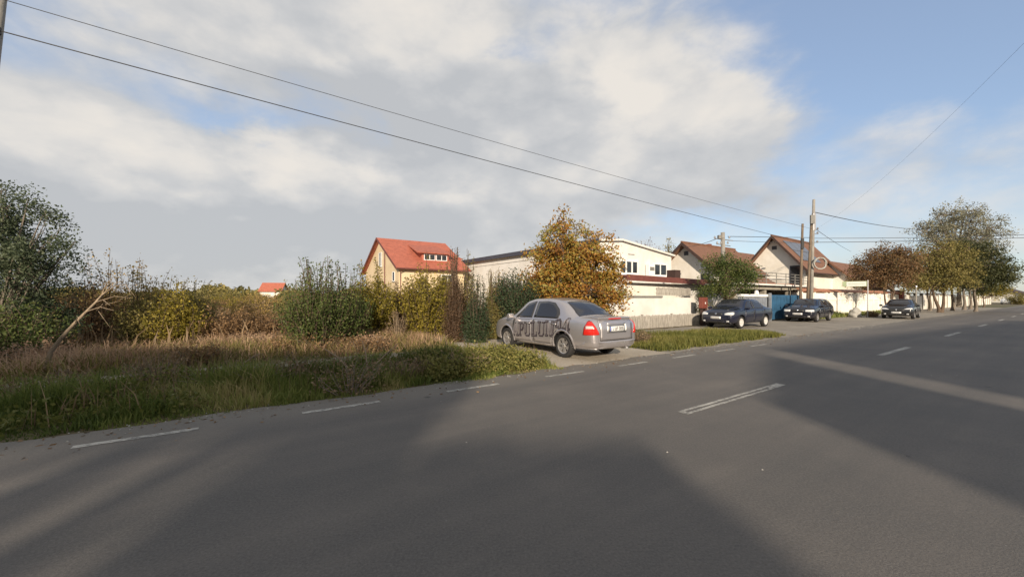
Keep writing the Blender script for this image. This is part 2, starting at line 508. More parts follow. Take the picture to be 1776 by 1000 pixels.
def strip(name, s0, s1, tl, tr, z, m, n=120, kind='structure'):
    ss = np.linspace(s0, s1, n)
    v, q = [], []
    for i, s_ in enumerate(ss):
        v.append(rd(s_, tr(s_), z)); v.append(rd(s_, tl(s_), z))
        if i:
            q.append((2 * i - 2, 2 * i, 2 * i + 1, 2 * i - 1))
    o = link(name, mesh_np(name, [tuple(x) for x in v], q), m)
    if kind: tag(o, kind=kind)
    return o
def mat_road():
    m, T, out = new_mat('asphalt')
    geo = T.n('ShaderNodeTexCoord').outputs['Object']
    mp = T.n('ShaderNodeMapping'); T.put(mp.inputs[0], geo); mp.inputs['Rotation'].default_value = (0, 0, -TH)
    mp2 = T.n('ShaderNodeMapping'); T.put(mp2.inputs[0], mp.outputs[0]); mp2.inputs['Scale'].default_value = (.06, 1, 1)
    sp = T.n('ShaderNodeSeparateXYZ'); T.put(sp.inputs[0], mp.outputs[0])
    t = sp.outputs[1]
    wear = T.noise(mp2.outputs[0], 1.6, 5, .6)
    patch = T.noise(geo, .45, 6, .65)
    fine = T.noise(geo, 90, 4, .7)
    mid = T.noise(geo, 9, 6, .7)
    c = T.ramp(T.m('ADD', T.m('MULTIPLY', wear, .45), T.m('MULTIPLY', patch, .55)), [(.34, (.080, .077, .074)), (.5, (.108, .099, .091)), (.66, (.144, .129, .114))])
    c = T.mix(T.maprange(mid, .5, .8, 0, .45), c, (.070, .067, .066))
    # dusty edge and dusty oil-free wheel tracks
    edge = T.maprange(t, 5.2, 6.35)
    c = T.mix(T.m('MULTIPLY', edge, T.m('ADD', .35, T.m('MULTIPLY', mid, .5))), c, (.19, .172, .145))
    # pale stone chips and dark drips
    vo = T.n('ShaderNodeTexVoronoi'); T.put(vo.inputs['Vector'], geo); vo.inputs['Scale'].default_value = 16
    chip = T.m('MULTIPLY', T.m('LESS_THAN', vo.outputs['Distance'], .07), T.m('GREATER_THAN', T.noise(geo, 3.1, 3), .63))
    c = T.mix(chip, c, (.20, .195, .185))
    vs = T.n('ShaderNodeTexVoronoi'); T.put(vs.inputs['Vector'], mp.outputs[0]); vs.inputs['Scale'].default_value = 1.1
    spot = T.m('MULTIPLY', T.maprange(vs.outputs['Distance'], .085, .02), T.m('GREATER_THAN', T.noise(geo, .9, 3), .52))
    c = T.mix(T.m('MULTIPLY', spot, .8), c, (.030, .029, .030))
    # hairline cracks
    vc = T.n('ShaderNodeTexVoronoi', feature='DISTANCE_TO_EDGE')
    wob = T.n('ShaderNodeMix', data_type='VECTOR')
    wn = T.n('ShaderNodeTexNoise'); T.put(wn.inputs['Vector'], geo); wn.inputs['Scale'].default_value = 2.0
    wob.inputs[0].default_value = .25
    T.put(wob.inputs[4], geo); T.put(wob.inputs[5], wn.outputs['Color'])
    T.put(vc.inputs['Vector'], wob.outputs[1]); vc.inputs['Scale'].default_value = .33
    crack = T.m('MULTIPLY', T.m('LESS_THAN', vc.outputs['Distance'], .0022), T.m('GREATER_THAN', T.noise(geo, .4, 3), .58))
    c = T.mix(T.m('MULTIPLY', crack, .22), c, (.035, .034, .034))
    grain = T.noise(geo, 55, 3, .8)
    c = T.mix(T.maprange(grain, .45, .72, 0, .40), c, (.19, .18, .165))
    c = T.mix(T.maprange(grain, .50, .28, 0, .45), c, (.05, .048, .047))
    h = T.m('ADD', fine, T.m('MULTIPLY', mid, .5))
    principled(T, out, c, T.m('ADD', .72, T.m('MULTIPLY', fine, .2)), 0, h, .006, 0, .35)
    return m
def wob(a, b, amp):
    return lambda s_: a + amp * (math.sin(s_ * 2.3 + b) * .5 + math.sin(s_ * 5.9 + 2 * b) * .3 + math.sin(s_ * 13.1 + b) * .2)
road = strip('road', -60, 900, wob(6.40, 1, .11), lambda s_: -2.2, 0.0, mat_road(), 3000)

def mat_marking():
    m, T, out = new_mat('worn_white_road_paint')
    tc = T.n('ShaderNodeTexCoord').outputs['Object']
    f = T.noise(tc, 14, 8, .75)
    g = T.noise(tc, 1.5, 4, .6)
    k = T.m('ADD', T.m('MULTIPLY', f, .7), T.m('MULTIPLY', g, .3))
    c = T.mix(T.maprange(k, .42, .60), (.40, .385, .345), (.14, .135, .125))
    principled(T, out, c, .8, 0, f, .003)
    return m
MARK = mat_marking()
def dash(name, s0, s1, t, w, hollow=False):
    mb = MB()
    n = 14
    def quad(a0, a1, b0, b1):
        for i in range(n):
            u0, u1 = a0 + (a1 - a0) * i / n, a0 + (a1 - a0) * (i + 1) / n
            j0, j1 = random.uniform(-.006, .006), random.uniform(-.006, .006)
            mb.add([rd(u0, b0 + j0, .004), rd(u1, b0 + j1, .004), rd(u1, b1 + j1, .004), rd(u0, b1 + j0, .004)], [(0, 1, 2, 3)])
    if hollow:
        e = .055
        quad(s0, s1, t - w / 2, t - w / 2 + e); quad(s0, s1, t + w / 2 - e, t + w / 2)
        quad(s0, s0 + .10, t - w / 2 + e + .001, t + w / 2 - e - .001); quad(s1 - .5, s1, t - w / 2 + e + .001, t + w / 2 - e - .001)
    else:
        quad(s0, s1, t - w / 2, t + w / 2)
    return mb.build(name, MARK, road)
# edge dashes: 1 m marks, 1 m gaps
s_first = st(*((125 - 888) / 259 * 1.5, FPX / 259 * 1.5))[0]
for k in range(-4, 8):
    a = s_first + k * 2.06
    dash('edge_dash', a, a + 1.0, 5.80, .10)
c_first = st((1180 - 888) / 199 * 1.5, FPX / 199 * 1.5)[0]
for k in range(-1, 16):
    a = c_first + k * 9.0
    dash('centre_dash', a, a + 3.0, 2.96, .15, k in (0,))

def mat_gravel(name, cols):
    m, T, out = new_mat(name)
    tc = T.n('ShaderNodeTexCoord').outputs['Object']
    f = T.noise(tc, 22, 8, .75); g = T.noise(tc, .8, 5, .6)
    c = T.ramp(T.m('ADD', T.m('MULTIPLY', f, .5), T.m('MULTIPLY', g, .5)), [(.34, cols[0]), (.5, cols[1]), (.66, cols[2])])
    principled(T, out, c, .95, 0, f, .03)
    return m
GRAV = mat_gravel('gravel_forecourt', [(.15, .132, .108), (.235, .21, .175), (.32, .29, .24)])
CONC = mat_gravel('dusty_concrete', [(.27, .235, .18), (.38, .33, .26), (.45, .40, .325)])
strip('parking_area', 9.6, 95, wob(11.6, 2, .15), wob(6.36, 4, .05), -.004, GRAV, 500)
strip('driveway', 5.75, 9.75, wob(14.5, 2, .1), wob(6.34, 3, .04), -.0005, CONC, 40)
strip('path', -40, 5.75, wob(10.35, 1, .12), wob(9.55, 5, .12), .055, mat_gravel('pale_path', [(.12, .10, .07), (.20, .175, .13), (.33, .30, .235)]), 300)

# ------------------------------------------------------------------ vegetation builders
def unit_rand(n):
    v = rng.normal(size=(n, 3))
    return v / (np.linalg.norm(v, axis=1, keepdims=True) + 1e-9)
def leaf_mesh(name, pos, size, tint, up=.15, width=.55):
    n = len(pos)
    a = unit_rand(n); a[:, 2] += up
    a /= np.linalg.norm(a, axis=1, keepdims=True)
    b = np.cross(a, unit_rand(n)); b /= np.linalg.norm(b, axis=1, keepdims=True) + 1e-9
    c = np.cross(a, b)
    Ls = (np.asarray(size) * np.ones(n))[:, None]
    w = Ls * width * .5
    v = np.stack([pos, pos + a * Ls * .5 + b * w + c * w * .35, pos + a * Ls, pos + a * Ls * .5 - b * w + c * w * .35], 1).reshape(-1, 3)
    q = np.arange(4 * n, dtype=np.int32).reshape(-1, 4)
    return mesh_np(name, v, q, np.repeat(np.clip(tint, 0, 1), 4))
def tubes_mesh(name, tubes, k=5):
    V, Q, b = [], [], 0
    for pts, rad in tubes:
        v, q = tube_np(pts, rad, k)
        V.append(v); Q.append(q + b); b += len(v)
    return mesh_np(name, np.concatenate(V), np.concatenate(Q))
def bush(name, label, cat, x, y, h, w, leaf, bark, stems=60, per=55, ls=.07, lean=1.0, jit=.07, start=.15, group=None, dens_top=1.0, base=None, part=('stems', 'foliage'), tall=0, z=0.0, roundness=.8, lw=.55):
    root = thing(name, label, cat, (x, y, z), 0, group)
    tubes, P, Tn = [], [], []
    nn = stems + tall
    for i in range(nn):
        istall = i >= stems
        ang = rng.uniform(0, 2 * PI); rr = math.sqrt(rng.uniform(0, 1))
        hh = h * (math.sqrt(max(.05, 1 - (rr * roundness) ** 2)) * rng.uniform(.72, 1.0))
        if istall:
            rr *= .6; hh = h * rng.uniform(1.02, 1.25)
        out = rr * w * .5 * lean
        b0 = rr * w * .18
        u = np.linspace(0, 1, 7)[:, None]
        bend = rng.normal(0, .05 * w, size=(1, 2))
        rad_ = b0 + (out - b0) * (u[:, 0] ** 1.25)
        px_ = np.cos(ang) * rad_ + bend[0, 0] * np.sin(u[:, 0] * PI); py_ = np.sin(ang) * rad_ + bend[0, 1] * np.sin(u[:, 0] * PI)
        pts = np.stack([px_, py_, u[:, 0] * hh - .05], 1)
        r0 = .006 + .006 * hh
        tubes.append((pts, np.linspace(r0, r0 * .25, 7)))
        m_ = int(per * (dens_top if not istall else .55))
        tt = rng.uniform(start if not istall else .3, 1.0, m_)
        pp = np.stack([np.interp(tt, u[:, 0], pts[:, c]) for c in range(3)], 1)
        pp += rng.normal(0, jit if not istall else jit * .5, size=(m_, 3)) * (1.15 - .4 * tt)[:, None]
        P.append(pp)
        Tn.append(np.clip(rng.normal(rng.uniform(.25, .75), .2, m_), 0, 1))
    P = np.concatenate(P); Tn = np.concatenate(Tn)
    P[:, 2] = np.maximum(P[:, 2], .03)
    link(part[0], tubes_mesh(part[0], tubes, 4), bark, root)
    link(part[1], leaf_mesh(part[1], P, rng.uniform(.6, 1.3, len(P)) * ls, Tn, .25, lw), leaf, root)
    return root
def tree(name, label, cat, x, y, trunk_h, blobs, leaf, bark, clusters=160, per=60, ls=.09, r0=.12, sig=.22, group=None, lean=(0, 0), multi=1, twigs=True, zbase=0.0, shell=.55):
    root = thing(name, label, cat, (x, y, zbase), 0, group)
    tubes = []
    forks = []
    for k in range(multi):
        off = np.array([rng.uniform(-.25, .25), rng.uniform(-.2, .2)]) * (multi > 1)
        top = np.array([lean[0] + off[0] * 2, lean[1] + off[1] * 2, trunk_h])
        u = np.linspace(0, 1, 8)
        pts = np.stack([off[0] * .5 + top[0] * u ** 1.3 + .05 * r0 * 10 * np.sin(u * 5 + k), off[1] * .5 + top[1] * u ** 1.3, top[2] * u - .08], 1)
        rad = r0 * (1 - .45 * u) * (1 + .5 * np.exp(-u * 10)) / (1 if multi == 1 else 1.4)
        tubes.append((pts, rad)); forks.append(pts[-1])
    vols = np.array([b[3] * b[4] * b[5] for b in blobs]); vols = vols / vols.sum()
    P, Tn = [], []
    for bi, (cx, cy, cz, rx, ry, rz_) in enumerate(blobs):
        f = forks[bi % len(forks)]
        c = np.array([cx, cy, cz]); e = np.array([rx, ry, rz_])
        nl = 3
        ends = []
        for j in range(nl):
            d = unit_rand(1)[0]; d[2] = abs(d[2]) * .8
            en = c + d * e * rng.uniform(.3, .75)
            mid = f * .5 + en * .5 + rng.normal(0, .12, 3) * e; mid[2] = max(mid[2], f[2] * .9)
            u = np.linspace(0, 1, 8)[:, None]
            pts = (1 - u) ** 2 * f + 2 * u * (1 - u) * mid + u ** 2 * en
            tubes.append((pts, np.linspace(r0 * .5, r0 * .10, 8))); ends.append(pts)
        allp = np.concatenate(ends)[3:]
        nc = max(4, int(clusters * vols[bi]))
        for j in range(nc):
            d = unit_rand(1)[0]
            cc = c + d * e * (rng.uniform(shell, 1.05) if rng.random() < .75 else rng.uniform(.1, .7))
            if cc[2] < .25: cc[2] = .25
            if twigs:
                near = allp[np.argmin(((allp - cc) ** 2).sum(1))]
                mid = (near + cc) / 2 + rng.normal(0, .06, 3)
                tubes.append((np.stack([near, mid, cc]), np.array([.018, .011, .004]) * (r0 / .12)))
            m_ = int(per * rng.uniform(.5, 1.4))
            P.append(cc + rng.normal(0, sig, size=(m_, 3)) * np.array([1, 1, .75]))
            Tn.append(np.clip(rng.normal(rng.uniform(.2, .8), .2, m_), 0, 1))
    P = np.concatenate(P); Tn = np.concatenate(Tn)
    P[:, 2] = np.maximum(P[:, 2], .1)
    link('trunk', tubes_mesh('trunk', tubes, 6), bark, root, True)
    link('crown', leaf_mesh('crown', P, rng.uniform(.6, 1.3, len(P)) * ls, Tn, .0), leaf, root)
    return root
def copy_tree(o, parent=None):
    c = o.copy(); COL.objects.link(c)
    if parent is not None: c.parent = parent
    for ch in list(o.children): copy_tree(ch, c)
    return c
def blades(name, label, S, Tt, hmin, hmax, m, w=.008, lean=.35, hfun=None, tint=None, zf=None):
    n = len(S)
    hgt = rng.uniform(hmin, hmax, n)
    if hfun is not None: hgt *= hfun(S, Tt)
    X = S * DX - Tt * DY; Y = S * DY + Tt * DX
    Z = ground_h(S, Tt) - .01 if zf is None else zf(S, Tt)
    ang = rng.uniform(0, 2 * PI, n); la = rng.uniform(0, 2 * PI, n); ll = np.abs(rng.normal(0, lean, n)) * hgt
    bx, by = np.cos(ang) * w, np.sin(ang) * w
    lx, ly = np.cos(la) * ll, np.sin(la) * ll
    ws = rng.uniform(.6, 1.5, n)
    bx *= ws; by *= ws
    v = np.zeros((n, 6, 3))
    v[:, 0] = np.stack([X - bx, Y - by, Z], 1); v[:, 1] = np.stack([X + bx, Y + by, Z], 1)
    v[:, 2] = np.stack([X + lx * .35 + bx * .8, Y + ly * .35 + by * .8, Z + hgt * .58], 1); v[:, 3] = np.stack([X + lx * .35 - bx * .8, Y + ly * .35 - by * .8, Z + hgt * .58], 1)
    v[:, 4] = np.stack([X + lx + bx * .12, Y + ly + by * .12, Z + hgt * .97], 1); v[:, 5] = np.stack([X + lx - bx * .12, Y + ly - by * .12, Z + hgt * .97], 1)
    b = (np.arange(n) * 6)[:, None]
    q = np.concatenate([b + np.array([[0, 1, 2, 3]]), b + np.array([[3, 2, 4, 5]])], 1).reshape(-1, 4)
    tn = rng.normal(.45, .25, n) if tint is None else tint(S, Tt) + rng.normal(0, .16, n)
    o = link(name, mesh_np(name, v.reshape(-1, 3), q, np.repeat(np.clip(tn, 0, 1), 6)), m)
    return tag(o, label, 'grass' if 'grass' in name else 'weeds', None, 'stuff')

# ------------------------------------------------------------------ buildings
# every building stands in its own frame: x along the road, y away from the road
def window(parent, x0, x1, z0, z1, y, n=2, axis='y', fr='frame_white', d=.06, sill=True, w=.07, name='window'):
    """a window lying in the wall plane y (facing -y) or, with axis 'x', in the plane x (facing -x)"""
    f, g = MB(), MB()
    def B(mb, a0, a1, b0, b1, o0, o1):
        if axis == 'y': mb.box(a0, a1, y + o0, y + o1, b0, b1)
        else: mb.box(y + o0, y + o1, a0, a1, b0, b1)
    B(f, x0, x1, z0, z0 + w, -d, .02); B(f, x0, x1, z1 - w, z1, -d, .02)
    for i in range(n + 1):
        c = x0 + (x1 - x0 - w) * i / n
        B(f, c, c + w, z0 + w + .001, z1 - w - .001, -d, .02)
    B(g, x0 + .01, x1 - .01, z0 + .01, z1 - .01, -d * .45, .015)
    fo = f.build(name, M[fr], parent)
    g.build('pane', M['glass'], fo)
    if sill:
        s_ = MB(); B(s_, x0 - .06, x1 + .06, z0 - .05, z0 - .002, -d - .06, .01)
        s_.build('sill', M[fr], fo)
    return fo
def gable_roof(x0, x1, yc, half, eave, ridge, over_x0, over_x1, over_y, th=.16):
    """two sloping slabs, ridge along x"""
    sl = (ridge - eave) / half
    ye0, ye1 = yc - half - over_y, yc + half + over_y
    ze = eave - sl * over_y
    mb = MB()
    a, b = x0 - over_x0, x1 + over_x1
    mb.slab([(a, ye0, ze), (b, ye0, ze), (b, yc, ridge), (a, yc, ridge)], th)
    mb.slab([(b, ye1, ze), (a, ye1, ze), (a, yc + .002, ridge), (b, yc + .002, ridge)], th)
    return mb
def rakes(x0, yc, half, eave, ridge, over_y, over_x, side=-1, w=.22, th=.05):
    sl = (ridge - eave) / half
    mb = MB()
    a = x0 + side * (over_x + .003)
    for sg in (-1, 1):
        yo = yc + sg * (half + over_y); zo = eave - sl * over_y
        p = [(yo, zo + .03), (yc + sg * .001, ridge + .03), (yc + sg * .001, ridge - w), (yo, zo - w)]
        mb.prism(p, 'x', a, a + side * th)
    return mb
def gable_walls(x0, x1, yc, half, eave, ridge, z0=-.1, drop=.17):
    return MB().prism([(yc - half, z0), (yc + half, z0), (yc + half, eave - drop), (yc, ridge - drop), (yc - half, eave - drop)], 'x', x0, x1)

# --- yellow house with the red roof
def yellow_house():
    s0, tc = st(-.3304 * 45, 45)
    p = rd(s0, tc)
    h = thing('yellow_house', 'yellow two storey house under a bright red tiled roof with a wide dormer', 'house', p, TH)
    ha, ev, ri, Ln = 6.0, 4.85, 8.25, 7.5
    gable_walls(0, Ln, 0, ha, ev, ri).build('wall', M['yellow_wall'], h)
    r = gable_roof(0, Ln, 0, ha, ev, ri, .45, .5, .55).build('roof', M['red_roof'], h)
    rakes(0, 0, ha, ev, ri, .55, .45).build('barge_board', M['maroon_trim'], r)
    g = MB(); sl = (ri - ev) / ha
    g.tube([(-.4, -ha - .62, ev - sl * .55 - .12), (Ln + .5, -ha - .62, ev - sl * .55 - .12)], .08, 8)
    g.build('gutter', M['maroon_trim'], h)
    d = MB(); d.tube([(.15, -ha - .6, ev - .5), (.15, -ha - .10, ev - .85), (.15, -ha - .10, 0)], .05, 8)
    d.build('downpipe', M['maroon_trim'], h)
    d = MB(); d.tube([(-.08, -1.7, 7.0), (-.08, -1.7, 0)], .05, 8)
    d.build('downpipe', M['maroon_trim'], h)
    # low dormer on the road side
    def zr(y): return ri + sl * y
    dm = MB()
    y0, y1 = -5.0, -1.9
    dm.prism([(y0, zr(y0) - .1), (y0, zr(y0) + .95), (y1, zr(y1) + .0), (y1, zr(y1) - .2)], 'x', 2.9, 6.0)
    do = dm.build('dormer', M['red_roof'], h)
    rr = MB(); rr.slab([(2.2, y0 - .4, zr(y0) + .92), (6.5, y0 - .4, zr(y0) + .92), (6.3, y1 + .6, zr(y1 + .6) + .06), (2.7, y1 + .6, zr(y1 + .6) + .06)], .1)
    rr.build('dormer_roof', M['red_roof'], do)
    window(do, 3.1, 4.4, zr(y0) + .12, zr(y0) + .78, y0, 2, sill=False)
    window(do, 4.5, 5.8, zr(y0) + .12, zr(y0) + .78, y0, 2, sill=False)
    # side extension below the far end of the roof
    MB().box(Ln + .01, Ln + .45, -3.6, 2.0, -.1, 6.3).build('side_wing', M['yellow_wall'], h)
    MB().slab([(Ln - .2, -4.2, 6.1), (Ln + .9, -4.0, 6.0), (Ln + .75, 0, 7.3), (Ln - .2, 0, 8.18)], .12).build('wing_roof', M['red_roof'], h)
    window(h, -.55, .55, 5.0, 6.6, 0, 2, 'x')
    window(h, .6, 1.4, 2.9, 3.7, 0, 1, 'x')
    window(h, -4.9, -4.1, 3.2, 4.2, 0, 1, 'x')
    window(h, 4.6, 6.2, 2.6, 4.0, -ha, 2)
    window(h, 1.2, 2.4, .9, 2.2, -ha, 2); window(h, 5.9, 7.0, .9, 2.2, -ha, 2)
yellow_house()

# --- long white hall
def hall():
    s0, t0 = st((1040 - 888) / FPX * 30, 30)
    p = rd(s0, t0)
    h = thing('white_hall', 'long white two storey hall with a low dark edged roof and upper windows', 'building', p, TH)
    Wd, Ln = 9.2, 21.5
    zl, zr_ = 5.75, 5.2
    poly = [(0, -.1), (Wd, -.1), (Wd, zr_ - .1), (2.4, zl + .16), (0, zl - .05)]
    MB().prism(poly, 'y', 0, Ln).build('wall', M['white_wall'], h)
    r = MB()
    r.slab([(2.4, -.25, zl + .36), (Wd + .25, -.25, zr_ + .08), (Wd + .25, Ln + .2, zr_ + .08), (2.4, Ln + .2, zl + .36)], .14)
    r.slab([(-.35, -.25, zl + .12), (2.398, -.25, zl + .36), (2.398, Ln + .2, zl + .36), (-.35, Ln + .2, zl + .12)], .14)
    ro = r.build('roof', M['white_wall'], h)
    f = MB(); f.box(-.42, -.352, -.3, Ln + .25, zl - .22, zl + .16); f.build('fascia', M['dark_fascia'], ro)
    f = MB(); f.tube([(-.02, .3, zl - .75), (-.02, Ln, zl - .75)], .02, 5); f.build('wall_seam', M['grey_rail'], h)
    d = MB(); d.tube([(-.1, Ln - .3, zl - .3), (-.1, Ln - .3, 0)], .05, 6); d.build('downpipe', M['frame_white'], h)
    # upper windows on the road side: one of three lights, one of two
    window(h, 2.2, 4.55, 3.35, 4.55, 0, 3, w=.16)
    window(h, 6.55, 8.5, 3.35, 4.45, 0, 2, w=.12)
    window(h, 4.2, 5.4, 3.6, 4.6, 0, 1, 'x', 'dark_door')
    a = MB(); a.box(5.45, 6.25, -.42, -.06, 3.0, 4.25); ao = a.build('duct_box', M['frame_white'], h, bevel=.02)
    a = MB(); a.box(5.55, 6.12, -.45, -.421, 3.75, 4.05); a.build('grille', M['grey_rail'], ao)
    a = MB(); a.box(3.3, 4.1, -.012, .01, 4.95, 5.02); a.build('vent_slot', M['grey_rail'], h)
hall()

# --- low outbuilding with a maroon roof edge in front of the hall
def shed():
    h = thing('low_outbuilding', 'low white outbuilding with a maroon flat roof edge behind the garden wall', 'outbuilding', rd(17.75, 14.6), TH)
    Ln = 9.95
    MB().box(0, Ln, 0, 3.9, -.1, 2.36).build('wall', M['cream_wall'], h)
    r = MB(); r.slab([(-.3, -.55, 2.74), (Ln + .3, -.55, 2.60), (Ln + .3, 4.1, 2.95), (-.3, 4.1, 3.05)], .12)
    ro = r.build('roof', M['maroon_trim'], h)
    f = MB(); f.slab([(-.3, -.60, 2.44), (Ln + .3, -.60, 2.30), (Ln + .3, -.60, 2.63), (-.3, -.60, 2.77)], .045)
    f.build('fascia', M['maroon_trim'], ro)
    c = MB(); c.box(6.3, 6.95, .8, 1.4, 2.75, 3.35); c.build('chimney', M['brown_trim'], ro)
shed()
def garden_wall():
    h = thing('garden_wall', 'white rendered garden wall with a grey ledge behind the picket fence', 'wall', rd(12.5, 12.6), TH)
    MB().box(0, 9.0, 0, .18, -.1, 1.5).build('wall', M['white_wall'], h)
    c = MB(); c.box(3.4, 6.0, -.06, .24, 1.503, 1.60); c.box(-.1, 3.39, -.04, .22, 1.503, 1.55); c.build('coping', M['grey_rail'], h)
    MB().box(9.02, 13.0, .05, .2, -.1, 1.9).build('end_wall', M['white_wall'], h)
    s_ = thing('slat_screen', 'short screen of grey vertical slats on top of the white garden wall', 'screen', rd(18.2, 12.7, 1.62), TH)
    m = MB()
    for i in range(26):
        m.box(i * .125, i * .125 + .075, 0, .02, 0, .42 + .02 * math.sin(i * 1.7))
    m.build('slats', M['grey_wood'], s_)
    m = MB(); m.box(0, 3.2, .022, .06, .08, .13); m.box(0, 3.2, .022, .06, .32, .37); m.build('rail', M['grey_wood'], s_)
    q = thing('picket_fence', 'low weathered grey picket fence in front of the white garden wall', 'fence', rd(11.2, 11.9), TH)
    m = MB()
    for i in range(78):
        hh = .66 + random.uniform(-.02, .02)
        x = i * .125
        m.prism([(x, .02), (x + .085, .02), (x + .085, hh - .04), (x + .042, hh), (x, hh - .04)], 'y', -.012, .012)
    m.build('pickets', M['grey_wood'], q)
    m = MB(); m.box(0, 9.75, .014, .05, .18, .24); m.box(0, 9.75, .014, .05, .48, .54); m.build('rail', M['grey_wood'], q)
    for i in range(5):
        m = MB(); m.box(i * 2.4, i * 2.4 + .09, .052, .14, -.1, .7); m.build('post', M['grey_wood'], q)
garden_wall()
def meter_box():
    h = thing('meter_box', 'brick red metal meter cabinet on a short post beside the garden wall', 'meter cabinet', rd(20.75, 11.75), TH)
    m = MB(); m.box(0, .50, -.12, .12, .92, 1.52); b = m.build('cabinet', M['meter_red'], h, bevel=.015)
    m = MB(); m.box(.04, .46, -.135, -.121, .96, 1.48); d = m.build('door', M['meter_red'], b)
    m = MB(); m.box(.19, .27, -.142, -.136, 1.16, 1.26); m.build('warning_plate', M['frame_white'], d)
    m = MB(); m.box(.08, .42, -.08, .08, -.1, .918); m.build('plinth', M['brown_trim'], h)
meter_box()

# --- the two white houses with brown tiled roofs, gable end towards the camera
def gabled_house(name, label, s0, yc, half, ev, ri, Ln, panels=False):
    h = thing(name, label, 'house', rd(s0, yc), TH)
    gable_walls(0, Ln, 0, half, ev, ri).build('wall', M['cream_wall'], h)
    r = gable_roof(0, Ln, 0, half, ev, ri, .75, .4, .6, .18).build('roof', M['brown_roof'], h)
    rakes(0, 0, half, ev, ri, .6, .75, -1, .30).build('barge_board', M['brown_trim'], r)
    m = MB(); m.tube([(-.7, -half - .68, ev - (ri - ev) / half * .6 - .1), (Ln + .3, -half - .68, ev - (ri - ev) / half * .6 - .1)], .08, 6)
    m.build('gutter', M['brown_trim'], r)
    m = MB(); m.tube([(-.8, 0, ri + .02), (Ln + .4, 0, ri + .02)], .11, 8); m.build('ridge_cap', M['brown_roof'], r)
    return h, r
def house_a():
    h, r = gabled_house('tiled_house', 'smaller white house with brown tiled gable roof beside the hall', 35.6, 21.6, 2.75, 4.35, 6.75, 9)
    m = MB(); m.box(-.03, .02, -.22, .22, 5.55, 5.95); m.build('attic_vent', M['dark_door'], h)
    m = MB(); m.box(-.32, -.01, -2.2, -1.5, 4.15, 4.75); u = m.build('air_conditioner', M['frame_white'], h, bevel=.02)
    m = MB(); m.lathe([(.0, -.325), (.22, -.325), (.22, -.322), (0, -.322)], 16, 'x', (0, -1.85, 4.45)); m.build('fan_grille', M['grey_rail'], u)
    window(h, -2.3, -1.5, 2.9, 3.7, 0, 1, 'x', 'dark_door')
    m = MB(); m.box(-.12, -.01, .5, .7, 3.75, 3.9); m.build('wall_lamp', M['steel'], h)
    # lean-to whose roof runs on down towards the road
    MB().box(2.0, 8.6, -3.9, -2.752, -.1, 2.9).build('porch_wall', M['cream_wall'], h)
    m = MB(); m.slab([(1.6, -4.5, 2.75), (9.0, -4.5, 2.75), (9.0, -3.0, 3.75), (1.6, -3.0, 3.75)], .12); m.build('porch_roof', M['brown_roof'], h)
    p = rd(50, 29.5)
    h = thing('rear_house', 'brown roofed house behind and between the two white gabled ones', 'house', p, TH)
    gable_walls(0, 17, 0, 4.2, 4.6, 8.35).build('wall', M['cream_wall'], h)
    r = gable_roof(0, 17, 0, 4.2, 4.6, 8.35, .5, .5, .6, .18).build('roof', M['brown_roof'], h)
    m = MB(); m.box(5, 5.7, .4, 1.1, 7.2, 9.1); m.build('chimney', M['meter_red'], r)
house_a()
def house_b():
    h, r = gabled_house('gabled_house', 'large white gabled house with solar panels on its brown roof and a dark balcony door', 50.8, 20.0, 3.05, 4.95, 8.55, 10.5)
    m = MB(); m.box(-.03, .02, -.25, .25, 7.0, 7.4); m.build('attic_vent', M['dark_door'], h)
    m = MB(); m.box(-.06, .02, -2.75, -1.55, 2.62, 5.05); d = m.build('balcony_door', M['dark_door'], h)
    m = MB(); m.box(-.075, -.061, -2.62, -1.7, 2.75, 4.9); m.build('pane', M['glass'], d)
    m = MB(); m.box(-.14, -.01, .9, 1.2, 4.9, 5.0); m.build('wall_lamp', M['steel'], h)
    m = MB(); m.box(-.10, -.01, -1.2, 2.6, 3.55, 3.72); m.build('string_course', M['white_wall'], h)
    sl = 3.6 / 3.05
    for i in range(3):
        for j in range(2):
            x0 = 1.0 + i * 1.75; y0 = -2.55 + j * 1.05
            q = [(x0, y0, 8.55 + sl * y0 + .12), (x0 + 1.65, y0, 8.55 + sl * y0 + .12), (x0 + 1.65, y0 + 1.0, 8.55 + sl * (y0 + 1.0) + .12), (x0, y0 + 1.0, 8.55 + sl * (y0 + 1.0) + .12)]
            mb = MB(); mb.slab(q, .05); mb.build('solar_panel', M['solar'], r)
    # lower wing on the far side with its own ridge
    gable_walls(8.2, 18.5, -2.8, 3.0, 3.1, 5.9).build('wing_wall', M['cream_wall'], h)
    wr = gable_roof(8.2, 18.5, -2.8, 3.0, 3.1, 5.9, .5, .4, .5).build('wing_roof', M['brown_roof'], h)
    rakes(18.5, -2.8, 3.0, 3.1, 5.9, .5, .4, 1, .28).build('barge_board', M['brown_trim'], wr)
    mb = MB()
    mb.slab([(10.2, -6.6, 2.7), (12.0, -6.6, 4.7), (12.0, -2.9, 4.9), (10.2, -2.9, 2.9)], .12)
    mb.slab([(12.002, -6.6, 4.7), (13.8, -6.6, 2.7), (13.8, -2.9, 2.9), (12.002, -2.9, 4.9)], .12)
    mb.build('porch_roof', M['brown_roof'], h)
house_b()
